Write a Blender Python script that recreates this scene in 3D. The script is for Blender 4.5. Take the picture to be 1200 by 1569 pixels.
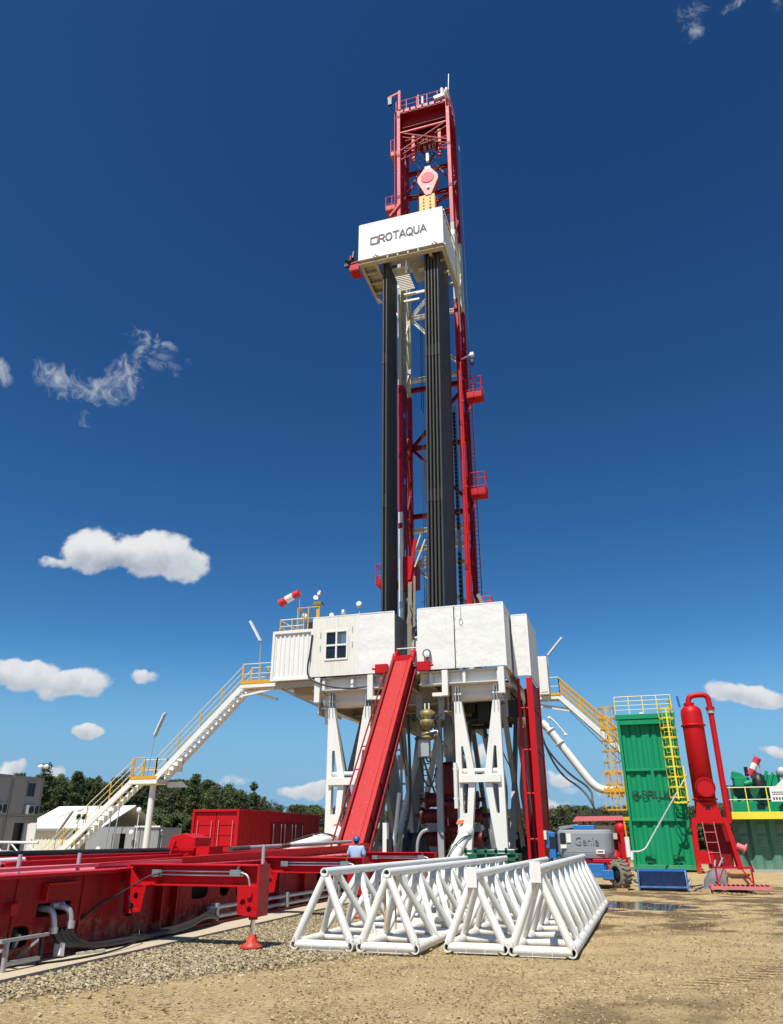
import bpy, bmesh, math, random
import numpy as np
from mathutils import Vector, Matrix
R=math.radians
random.seed(7); rng=np.random.default_rng(7)
S=bpy.context.scene; C=S.collection
for o in list(bpy.data.objects): bpy.data.objects.remove(o)
# ---------------------------------------------------------------- camera
YAW,PITCH,EYE=R(17),R(23.8),1.65
cd=bpy.data.cameras.new('camera'); cam=bpy.data.objects.new('camera',cd); C.objects.link(cam)
cam.location=(0,0,EYE); cam.rotation_euler=(R(90)+PITCH,0,YAW)
cd.sensor_fit='HORIZONTAL'; cd.sensor_width=36; cd.lens=36*1133/1200; cd.clip_start=.05; cd.clip_end=6000
S.camera=cam
S.view_settings.view_transform='Standard'; S.view_settings.look='None'; S.view_settings.exposure=0.27; S.view_settings.gamma=1
S.cycles.diffuse_bounces=2; S.cycles.max_bounces=6
# ---------------------------------------------------------------- sun
AZ,EL=R(8),R(61)                     # light travels towards (+sin,+cos)
trav=Vector((math.sin(AZ)*math.cos(EL),math.cos(AZ)*math.cos(EL),-math.sin(EL)))
sl=bpy.data.lights.new('sun','SUN'); sl.energy=5.0; sl.angle=R(.53); sl.color=(1,.96,.88)
so=bpy.data.objects.new('sun',sl); C.objects.link(so); so.rotation_euler=trav.to_track_quat('-Z','Y').to_euler(); so.location=(0,0,80)
# ---------------------------------------------------------------- world: sky and clouds by direction
W=bpy.data.worlds.new('World'); S.world=W; W.use_nodes=True
nt=W.node_tree; nt.nodes.clear()
class NB:
    def __init__(s,nt): s.nt=nt
    def n(s,t,**k):
        x=s.nt.nodes.new(t)
        for a,b in k.items(): setattr(x,a,b)
        return x
    def ln(s,a,b): s.nt.links.new(a,b)
    def put(s,sock,v):
        if isinstance(v,bpy.types.NodeSocket): s.ln(v,sock)
        else: sock.default_value=v
    def m(s,op,*a,clamp=False):
        x=s.n('ShaderNodeMath',operation=op,use_clamp=clamp)
        for i,v in enumerate(a): s.put(x.inputs[i],v)
        return x.outputs[0]
    def v(s,op,*a):
        x=s.n('ShaderNodeVectorMath',operation=op)
        for i,v in enumerate(a): s.put(x.inputs[i],v)
        return x.outputs['Value'] if op=='DOT_PRODUCT' else x.outputs[0]
    def noise(s,vec,scale,detail=4,rough=.55,out='Fac',dist=0):
        x=s.n('ShaderNodeTexNoise'); s.put(x.inputs['Vector'],vec); x.inputs['Scale'].default_value=scale
        x.inputs['Detail'].default_value=detail; x.inputs['Roughness'].default_value=rough; x.inputs['Distortion'].default_value=dist
        return x.outputs[out]
    def ramp(s,v,stops,interp='LINEAR'):
        x=s.n('ShaderNodeValToRGB'); s.put(x.inputs[0],v); cr=x.color_ramp; cr.interpolation=interp
        while len(cr.elements)<len(stops): cr.elements.new(.5)
        for e,(p,c) in zip(cr.elements,stops):
            e.position=p; e.color=c if len(c)==4 else (*c,1)
        return x.outputs[0]
    def mr(s,v,a,b,c=0.,d=1.,smooth=False):
        x=s.n('ShaderNodeMapRange'); x.interpolation_type='SMOOTHSTEP' if smooth else 'LINEAR'
        for i,q in enumerate((v,a,b,c,d)): s.put(x.inputs[i],q)
        return x.outputs[0]
    def mix(s,f,a,b,mode='MIX'):
        x=s.n('ShaderNodeMix',data_type='RGBA',blend_type=mode)
        s.put(x.inputs['Factor'],f)
        for k,v in (('A',a),('B',b)):
            sk=[i for i in x.inputs if i.name==k and i.type=='RGBA'][0]
            if isinstance(v,tuple) and len(v)==3: v=(*v,1)
            s.put(sk,v)
        return [o for o in x.outputs if o.type=='RGBA'][0]
nb=NB(nt)
def ray(u,v):
    f=1133.; a=(u-600)/f; b=(784.5-v)/f
    F=math.cos(PITCH)-math.sin(PITCH)*b; U=math.sin(PITCH)+math.cos(PITCH)*b
    return Vector((a*math.cos(YAW)-F*math.sin(YAW),a*math.sin(YAW)+F*math.cos(YAW),U)).normalized()
sky=nb.n('ShaderNodeTexSky'); sky.sky_type='NISHITA'; sky.sun_disc=False
sky.sun_elevation=EL; sky.sun_rotation=R(188); sky.altitude=200; sky.air_density=1.0; sky.dust_density=.35; sky.ozone_density=3.0
hsv=nb.n('ShaderNodeHueSaturation'); nb.ln(sky.outputs[0],hsv.inputs['Color']); hsv.inputs['Saturation'].default_value=1.12; hsv.inputs['Value'].default_value=1.0
gs=nb.v('SCALE',hsv.outputs[0]); gs.node.inputs['Scale'].default_value=.085      # deepen the blue as the phone camera does
gm_=nb.n('ShaderNodeGamma'); nb.ln(gs,gm_.inputs[0]); gm_.inputs[1].default_value=1.55
g2=nb.v('MULTIPLY',gm_.outputs[0],(1.62/1.32/.08,2.2/1.32/.08,2.05/1.32/.08))
g2=nb.v('SCALE',g2); g2.node.inputs['Scale'].default_value=1.07
sz_=nb.n('ShaderNodeSeparateXYZ'); tc0=nb.n('ShaderNodeTexCoord'); nb.ln(nb.v('NORMALIZE',tc0.outputs['Generated']),sz_.inputs[0])
g2=nb.mix(nb.mr(sz_.outputs[2],.24,.04,0,.9,True),g2,(2.25,4.3,6.9))      # pale milky band of air above the horizon
bgs=nb.n('ShaderNodeBackground'); nb.ln(g2,bgs.inputs[0]); bgs.inputs[1].default_value=.08
tc=nb.n('ShaderNodeTexCoord'); D=nb.v('NORMALIZE',tc.outputs['Generated'])
wn=nb.n('ShaderNodeTexNoise'); nb.ln(D,wn.inputs['Vector']); wn.inputs['Scale'].default_value=16; wn.inputs['Detail'].default_value=3
wv=nb.v('SCALE',nb.v('SUBTRACT',wn.outputs['Color'],(.5,.5,.5)),(0,0,0)); wv.node.inputs['Scale'].default_value=.045
DW=nb.v('ADD',D,wv)
clouds=[ # centre and half sizes as seen from the site, weight, softness group
 (150,846,62,32,1),(245,856,78,36,1),(92,857,32,10,.7),(196,850,80,31,1),(120,842,30,20,.8),
 (35,1034,68,27,1),(112,1044,66,24,1),(216,1038,34,13,.6),(138,1118,32,13,.85),(1152,1063,64,17,.9),
 (472,1212,44,16,.9),(742,1158,30,14,.75),(850,1226,28,9,.6),(905,1212,46,16,.3),(1185,1155,34,8,.7),(12,1185,34,13,.9),(84,1190,18,11,.6),(745,1215,34,9,.4),(350,1200,40,8,.3),(870,1195,26,10,.6)]
def ell(DD,cx,cy,hx,hy,ang=0):
    c=ray(cx,cy); ca,sa=math.cos(ang),math.sin(ang)
    ru=(ray(cx+hx*ca,cy-hx*sa)-ray(cx-hx*ca,cy+hx*sa))/2; rv=(ray(cx-hy*sa,cy-hy*ca)-ray(cx+hy*sa,cy+hy*ca))/2
    d=nb.v('SUBTRACT',DD,tuple(c))
    a=nb.v('DOT_PRODUCT',d,tuple(ru/ru.length_squared)); b=nb.v('DOT_PRODUCT',d,tuple(rv/rv.length_squared))
    fr=nb.v('DOT_PRODUCT',DD,tuple(c))
    r2=nb.m('ADD',nb.m('MULTIPLY',a,a),nb.m('MULTIPLY',b,b))
    mk=nb.m('MULTIPLY',nb.m('SUBTRACT',1,r2,clamp=True),nb.m('GREATER_THAN',fr,.5))
    return mk,b
tot=None; vs=None
for cx,cy,hx,hy,w in clouds:
    mk,b=ell(DW,cx,cy,hx*1.12,hy*1.15); mk=nb.m('MULTIPLY',mk,w)
    vb=nb.m('MULTIPLY',mk,b)
    tot=mk if tot is None else nb.m('MAXIMUM',tot,mk); vs=vb if vs is None else nb.m('ADD',vs,vb)
n1=nb.noise(D,24,9,.60,dist=.1); n2=nb.noise(D,55,7,.55)
dens=nb.m('ADD',nb.m('MULTIPLY',tot,1.3),nb.m('MULTIPLY',nb.m('SUBTRACT',n1,.53),2.1))
a1=nb.mr(dens,.16,.66,0,1,True)
a1=nb.m('MULTIPLY',a1,nb.mr(tot,0,.30,0,1,True))
wis=[(92,578,60,34,-.55,1),(150,600,66,28,.0,.9),(195,580,54,36,.75,1),(238,540,60,34,-.9,.8),(5,575,16,22,0,.9),(128,645,18,20,1.3,.5),(262,545,44,20,-.6,.45),(1060,32,34,36,.7,.7),(1125,4,34,14,.3,.8),(1195,4,14,14,0,.5)]
tw=None
for cx,cy,hx,hy,an,w in wis:
    mk,b=ell(DW,cx,cy,hx,hy,an); mk=nb.m('MULTIPLY',mk,w); tw=mk if tw is None else nb.m('MAXIMUM',tw,mk)
n3=nb.noise(DW,34,10,.66,dist=1.6)
a2=nb.mr(nb.m('ADD',nb.m('MULTIPLY',tw,.55),nb.m('MULTIPLY',nb.m('SUBTRACT',n3,.5),1.9)),.16,1.05,0,.75,True)
a2=nb.m('MULTIPLY',a2,nb.mr(tw,0,.3,0,1,True))
alpha=nb.m('MAXIMUM',nb.m('MULTIPLY',a1,.96),a2)
shade=nb.m('ADD',nb.m('MULTIPLY',vs,.75),nb.m('MULTIPLY',nb.m('SUBTRACT',n2,.42),.8))
ccol=nb.ramp(nb.m('ADD',shade,.5,clamp=True),[(0,(.40,.45,.53)),(.35,(.58,.63,.69)),(.75,(.80,.82,.84)),(1,(.88,.89,.90))])
bgc=nb.n('ShaderNodeBackground'); nb.ln(ccol,bgc.inputs[0]); bgc.inputs[1].default_value=.79
ms=nb.n('ShaderNodeMixShader'); nb.ln(alpha,ms.inputs[0]); nb.ln(bgs.outputs[0],ms.inputs[1]); nb.ln(bgc.outputs[0],ms.inputs[2])
wo=nb.n('ShaderNodeOutputWorld'); nb.ln(ms.outputs[0],wo.inputs[0])
W.cycles.sampling_method='MANUAL'; W.cycles.sample_map_resolution=512
# ---------------------------------------------------------------- materials
def newmat(name):
    m=bpy.data.materials.new(name); m.use_nodes=True; t=m.node_tree; b=NB(t); p=t.nodes['Principled BSDF']
    tcn=b.n('ShaderNodeTexCoord'); geo=b.n('ShaderNodeNewGeometry')
    return m,b,p,geo.outputs['Position'],tcn.outputs['Object']
def bump(b,p,h,strength=.3,dist=.02):
    x=b.n('ShaderNodeBump'); b.ln(h,x.inputs['Height']); x.inputs['Strength'].default_value=strength; x.inputs['Distance'].default_value=dist
    b.ln(x.outputs[0],p.inputs['Normal'])
def paint(name,col,dirt=(.16,.11,.07),amt=.25,rough=.45,sc=1.2,metal=0,dent=0,streak=.5,spec=.5,mudk=.25):
    m,b,p,P,O=newmat(name)
    n1=b.noise(P,sc,6,.65); n2=b.noise(P,sc*9,5,.7)
    mp=b.n('ShaderNodeMapping'); b.ln(P,mp.inputs[0]); mp.inputs['Scale'].default_value=(sc*5,sc*5,sc*.35)
    n3=b.noise(mp.outputs[0],1,5,.6)
    c=b.mix(b.mr(n1,.3,.75,0,.35),tuple(col),tuple(x*.82 for x in col))
    c=b.mix(b.mr(n2,.58,.78,0,amt),c,tuple(dirt))
    c=b.mix(b.m('MULTIPLY',b.mr(n3,.56,.8,0,1),amt*streak),c,tuple(dirt))
    sc1=b.n('ShaderNodeMapping'); b.ln(P,sc1.inputs[0]); sc1.inputs['Scale'].default_value=(3,3,14); sc1.inputs['Rotation'].default_value=(.5,.3,.8)
    nf=b.noise(sc1.outputs[0],2.4,6,.75); c=b.mix(b.mr(nf,.68,.74,0,min(.7,amt*1.3)),c,(.13,.055,.025))
    sp=b.n('ShaderNodeSeparateXYZ'); b.ln(P,sp.inputs[0]); nm=b.noise(P,5.5,7,.75)
    mud=b.m('MULTIPLY',b.mr(b.m('ADD',nm,b.mr(sp.outputs[2],0,.75,.16,-.12)),.52,.68,0,1),b.mr(sp.outputs[2],.9,.4,0,mudk))
    c=b.mix(mud,c,(.42,.31,.17))
    b.ln(c,p.inputs['Base Color']); b.ln(b.mr(n2,.3,.8,rough-.08,rough+.22),p.inputs['Roughness'])
    p.inputs['Metallic'].default_value=metal; p.inputs['Specular IOR Level'].default_value=spec
    if dent: 
        nn=b.noise(P,dent,3,.5); bump(b,p,nn,.5,.13)
    else: bump(b,p,n2,.12,.01)
    return m
def flat(name,col,rough=.5,metal=0,**k):
    m,b,p,P,O=newmat(name); n=b.noise(P,3,5,.6)
    b.ln(b.mix(b.mr(n,.35,.75,0,.5),tuple(col),tuple(x*.65 for x in col)),p.inputs['Base Color'])
    p.inputs['Roughness'].default_value=rough; p.inputs['Metallic'].default_value=metal
    return m
M={}
M['white']=paint('white_paint',(.80,.79,.73),amt=.22,rough=.4)
M['white_dent']=paint('dented_white_sheet',(.78,.775,.725),amt=.3,dent=1.2,rough=.45)
M['white_dirty']=paint('dirty_white_sheet',(.76,.74,.64),dirt=(.30,.25,.14),amt=.8,rough=.5,sc=2.2,streak=.9)
M['under']=paint('shaded_white_paint',(.50,.455,.34),amt=.6,rough=.6)  # white darkened to carry the shade on undersides and inside the mast
M['strut']=paint('weathered_strut_paint',(.11,.092,.062),amt=.8,rough=.6)
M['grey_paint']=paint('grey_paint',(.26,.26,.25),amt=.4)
M['red']=paint('red_paint',(.50,.003,.007),dirt=(.15,.005,.006),amt=.4,rough=.45,spec=.3)
M['red_grimy_shade']=paint('grimy_shaded_red',(.34,.004,.007),dirt=(.06,.01,.01),amt=.8,rough=.5,spec=.25,sc=1.8,streak=1,mudk=.5)  # grime, plus the shade of the catwalk side darkened into the red
M['red_rear_shade']=paint('mast_rear_shaded_red',(.30,.008,.014),dirt=(.05,.01,.01),amt=.6,rough=.55,spec=.2)  # mast red darkened to paint in the shade on its inner and rear members
M['red_preventer']=paint('preventer_shaded_red',(.13,.003,.005),dirt=(.02,.01,.01),amt=.6,rough=.45)  # red darkened to hold the shade beneath the rig floor
M['red_mast']=paint('mast_hazed_red',(.64,.075,.09),dirt=(.30,.03,.03),amt=.4,rough=.5,spec=.3)  # pinker red: haze and reflection on the upper mast put into the colour
M['red_faded']=paint('faded_red_paint',(.66,.17,.19),dirt=(.3,.05,.05),amt=.4,rough=.6,spec=.3)
M['red_worn']=paint('worn_slide_red',(.44,.007,.009),dirt=(.62,.13,.10),amt=.7,rough=.45,sc=2.6,streak=1,spec=.3)
M['red_dark']=paint('dark_red_paint',(.24,.006,.010),dirt=(.03,.01,.01),amt=.5,rough=.55,spec=.25)  # doubles as shaded red on the slide rails and tower web
M['block']=paint('travelling_block_paint',(.66,.22,.20),dirt=(.35,.05,.05),amt=.4)
M['yellow']=paint('yellow_paint',(.70,.36,.012),amt=.3)
M['yellow_b']=paint('bright_yellow_paint',(.82,.68,.04),amt=.2)
M['cream']=paint('pale_rail_paint',(.80,.72,.46),amt=.2)
M['cream_wall']=paint('cream_wall_sheet',(.74,.70,.56),amt=.3)
M['green']=paint('green_paint',(.004,.275,.115),dirt=(.01,.10,.05),amt=.5,rough=.45,spec=.35)
M['green_pale']=paint('pale_green_paint',(.085,.22,.16),dirt=(.2,.26,.2),amt=.5,rough=.6)
M['green_louvre']=paint('louvre_green',(.19,.33,.27),amt=.3,rough=.6)
M['green_dark']=paint('dark_green_paint',(.01,.12,.07),amt=.3)
M['blue']=paint('blue_paint',(.015,.16,.44),amt=.4)
M['blue_dark']=paint('dark_blue_paint',(.003,.022,.085),amt=.3,rough=.4,mudk=.05)
M['plastic']=paint('grey_moulded_cover',(.27,.29,.30),amt=.12,rough=.5)
M['black']=flat('black_rubber',(.012,.012,.013),.5)
M['steel']=paint('bare_steel',(.42,.42,.42),dirt=(.12,.09,.06),amt=.6,metal=.7,rough=.4)
M['galv']=paint('galvanised_steel',(.45,.47,.48),amt=.3,metal=.4,rough=.5)
M['chrome_dull']=paint('bright_galvanised',(.62,.62,.60),dirt=(.2,.18,.15),amt=.5,metal=.5,rough=.3)
M['chrome']=flat('chrome',(.8,.8,.8),.15,1)
M['pipe']=paint('drill_pipe_steel',(.095,.088,.074),dirt=(.015,.013,.012),amt=.8,metal=.3,rough=.30,sc=1.5,streak=1)
M['rubber']=flat('hose_rubber',(.03,.03,.032),.42)
M['glass']=None
M['window_dark']=flat('dark_glass',(.012,.015,.018),.25)
M['grey_sheet']=paint('grey_container_sheet',(.30,.31,.31),amt=.25,rough=.6)
M['tent']=flat('tent_cloth',(.80,.79,.74),.7)
M['wood']=paint('crate_timber',(.62,.36,.16),dirt=(.30,.16,.06),amt=.6,rough=.8,sc=4)
M['tarp']=flat('grey_tarp',(.16,.17,.18),.75)
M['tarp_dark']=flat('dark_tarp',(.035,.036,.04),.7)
M['orange']=paint('orange_cap',(.62,.14,.04),amt=.3)
M['lamp']=flat('white_lamp_cover',(.85,.86,.86),.3)
M['ink']=flat('dark_grey_ink',(.03,.035,.05),.6)
M['ink_red']=flat('red_ink',(.5,.06,.05),.6)
M['ink_green']=flat('dark_green_ink',(.005,.05,.035),.6)
M['cloth_red']=flat('red_cloth',(.62,.03,.05),.8)
M['cloth_white']=flat('white_cloth',(.8,.79,.78),.8)
M['shirt']=flat('light_blue_shirt',(.38,.48,.72),.85)
M['trousers']=flat('navy_trousers',(.03,.04,.08),.85)
M['skin']=flat('skin',(.45,.25,.17),.55)
M['helmet']=flat('blue_helmet',(.03,.09,.28),.3)
M['brass']=paint('yellow_zinc',(.27,.225,.09),amt=.9,metal=.4,rough=.5,sc=5,dirt=(.06,.05,.03))
M['concrete']=paint('concrete',(.52,.44,.32),dirt=(.36,.28,.17),amt=.6,rough=.9,sc=2)
M['tyre']=paint('muddy_tyre',(.22,.18,.13),dirt=(.05,.05,.05),amt=.8,rough=.9,sc=3)
M['sand']=paint('sand_heap',(.42,.34,.22),amt=.3,rough=1)
M['bark']=flat('bark',(.08,.065,.05),.9)
def leafmat(name,c1,c2,c3):
    m,b,p,P,O=newmat(name); g=b.n('ShaderNodeNewGeometry')
    n=b.noise(P,.35,3,.6)
    c=b.ramp(g.outputs['Random Per Island'],[(0,c1),(.55,c2),(1,c3)])
    c=b.mix(b.mr(n,.35,.7,0,.5),c,tuple(x*.6 for x in c1))
    b.ln(c,p.inputs['Base Color']); p.inputs['Roughness'].default_value=.8; p.inputs['Specular IOR Level'].default_value=.15
    return m
M['pine']=leafmat('pine_needles',(.038,.053,.019),(.082,.103,.038),(.14,.165,.065))
M['oak']=leafmat('broad_leaves',(.052,.068,.027),(.098,.12,.048),(.15,.175,.075))
M['twig']=leafmat('budding_twigs',(.07,.062,.038),(.12,.108,.065),(.155,.15,.09))
M['grass']=leafmat('grass_blades',(.05,.08,.02),(.09,.13,.035),(.14,.18,.06))
m,b,p,P,O=newmat('window_glass'); p.inputs['Base Color'].default_value=(.55,.62,.68,1); p.inputs['Roughness'].default_value=.03; p.inputs['Transmission Weight'].default_value=.9; M['glass']=m
# stones
m,b,p,P,O=newmat('gravel_stone'); g=b.n('ShaderNodeNewGeometry')
b.ln(b.mix(b.mr(b.noise(P,40,3),.3,.7,0,.4),b.ramp(g.outputs['Random Per Island'],[(0,(.28,.22,.12)),(.35,(.40,.32,.18)),(.75,(.52,.42,.25)),(1,(.66,.57,.39))]),(.32,.24,.13)),p.inputs['Base Color']); p.inputs['Roughness'].default_value=.85; M['stone']=m
# ground
m,b,p,P,O=newmat('site_ground')
sep=b.n('ShaderNodeSeparateXYZ'); b.ln(P,sep.inputs[0]); X,Y=sep.outputs[0],sep.outputs[1]
big=b.noise(P,.22,5,.6); mid=b.noise(P,1.3,6,.65); fine=b.noise(P,14,6,.7); vfine=b.noise(P,60,4,.6)
vo=b.n('ShaderNodeTexVoronoi'); b.ln(P,vo.inputs['Vector']); vo.inputs['Scale'].default_value=17; vo.inputs['Randomness'].default_value=1
vo2=b.n('ShaderNodeTexVoronoi'); b.ln(P,vo2.inputs['Vector']); vo2.inputs['Scale'].default_value=38
fib=b.n('ShaderNodeMapping'); b.ln(P,fib.inputs[0]); fib.inputs['Scale'].default_value=(7,20,10); fib.inputs['Rotation'].default_value=(0,0,R(8))
fibn=b.noise(fib.outputs[0],1.6,6,.7)
mixn=b.m('ADD',b.m('MULTIPLY',b.noise(P,24,6,.75),.5),b.m('ADD',b.m('MULTIPLY',fibn,.36),b.m('ADD',b.m('MULTIPLY',mid,.14),b.m('MULTIPLY',vfine,.10))))
dirt=b.ramp(mixn,[(.42,(.12,.072,.028)),(.485,(.29,.195,.085)),(.53,(.44,.315,.145)),(.58,(.60,.445,.23)),(.66,(.74,.59,.35))])
dirt=b.mix(b.mr(vo2.outputs['Color'],.6,1,0,.35),dirt,(.62,.49,.28))
grav=b.ramp(vo.outputs['Color'],[(0,(.29,.22,.12)),(.4,(.39,.30,.165)),(1,(.50,.40,.235))])
gm=b.m('ADD',b.mr(X,-3.4,-4.6,0,1),b.m('MULTIPLY',b.m('SUBTRACT',mid,.5),1.6))
gm=b.m('MULTIPLY',b.mr(gm,.3,.6,0,1,True),b.mr(Y,30,24,0,1))
fe=b.m('SUBTRACT',Y,b.m('ADD',19.5,b.m('MULTIPLY',X,1.6)))
gm=b.m('MULTIPLY',gm,b.mr(b.m('ADD',fe,b.m('MULTIPLY',b.m('SUBTRACT',mid,.5),2.5)),-.5,.7,0,1,True))
base=b.mix(gm,dirt,grav)
big2=b.noise(P,.75,6,.62)
wet=b.m('ADD',b.mr(big2,.44,.60,0,1),b.m('MULTIPLY',b.m('SUBTRACT',fibn,.5),1.6))
zA=b.m('MULTIPLY',b.mr(X,-2.3,-.3,0,1,True),b.mr(Y,11.2,9.8,0,1,True))
zB=b.m('MULTIPLY',b.mr(X,-2.0,-.8,0,1,True),b.m('MULTIPLY',b.mr(Y,15.5,19.5,0,1,True),b.mr(Y,36,31,0,1)))
zC=b.m('MULTIPLY',b.mr(X,.3,1.2,0,1,True),b.m('MULTIPLY',b.mr(Y,11.8,12.6,0,1,True),b.mr(Y,14.2,13.2,0,1)))
zone=b.m('MAXIMUM',b.m('MAXIMUM',b.m('MULTIPLY',zA,.62),b.m('MULTIPLY',zB,1.7)),b.m('MULTIPLY',zC,.6)); zone=b.m('ADD',zone,.14)
wetm=b.m('MULTIPLY',b.mr(wet,.15,.95,0,1,True),zone,clamp=True)
base=b.mix(b.m('MULTIPLY',wetm,.92),base,b.mix(b.mr(mixn,.42,.62,0,1),(.07,.043,.019),(.20,.13,.058)))
# pressed pattern of tyre cleats crossing the lower right of the yard
ta=R(51); u_=b.m('ADD',b.m('MULTIPLY',b.m('SUBTRACT',X,1.03),math.cos(ta)),b.m('MULTIPLY',b.m('SUBTRACT',Y,12.15),math.sin(ta)))
v_=b.m('ADD',b.m('MULTIPLY',b.m('SUBTRACT',X,1.03),-math.sin(ta)),b.m('MULTIPLY',b.m('SUBTRACT',Y,12.15),math.cos(ta)))
v2=b.m('ADD',v_,b.m('MULTIPLY',b.m('SUBTRACT',mid,.5),.12))
cl_=b.m('SINE',b.m('MULTIPLY',b.m('ADD',u_,b.m('MULTIPLY',v2,.8)),26))
v3=b.m('MINIMUM',b.m('ABSOLUTE',v2),b.m('MINIMUM',b.m('ABSOLUTE',b.m('ADD',v2,1.75)),b.m('ABSOLUTE',b.m('SUBTRACT',v2,4.2))))
trk=b.m('MULTIPLY',b.m('MULTIPLY',b.mr(v3,.24,.16,0,1),b.mr(cl_,-.1,.5,0,1)),b.m('MULTIPLY',b.mr(u_,-1.6,-.7,0,1),b.mr(fine,.38,.56,.1,1)))
base=b.mix(b.m('MULTIPLY',trk,.8),base,(.13,.083,.036))
far=b.mr(Y,55,75,0,1); base=b.mix(far,base,b.mix(mid,(.05,.075,.02),(.12,.13,.05)))
b.ln(base,p.inputs['Base Color']); b.ln(b.m('SUBTRACT',.95,b.m('MULTIPLY',wetm,.35)),p.inputs['Roughness']); p.inputs['Specular IOR Level'].default_value=.25
h=b.m('ADD',b.m('MULTIPLY',b.m('ADD',fine,b.m('ADD',fibn,b.m('MULTIPLY',trk,-.9))),.8),b.m('ADD',b.m('MULTIPLY',vfine,.25),b.m('MULTIPLY',b.m('MULTIPLY',vo.outputs['Distance'],gm),-8)))
bump(b,p,h,1.0,.05); M['ground']=m
m,b,p,P,O=newmat('puddle_water'); p.inputs['Base Color'].default_value=(.05,.038,.024,1); p.inputs['Roughness'].default_value=.10; p.inputs['Specular IOR Level'].default_value=.5
bump(b,p,b.noise(P,3,3),.06,.02); M['puddle']=m
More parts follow.
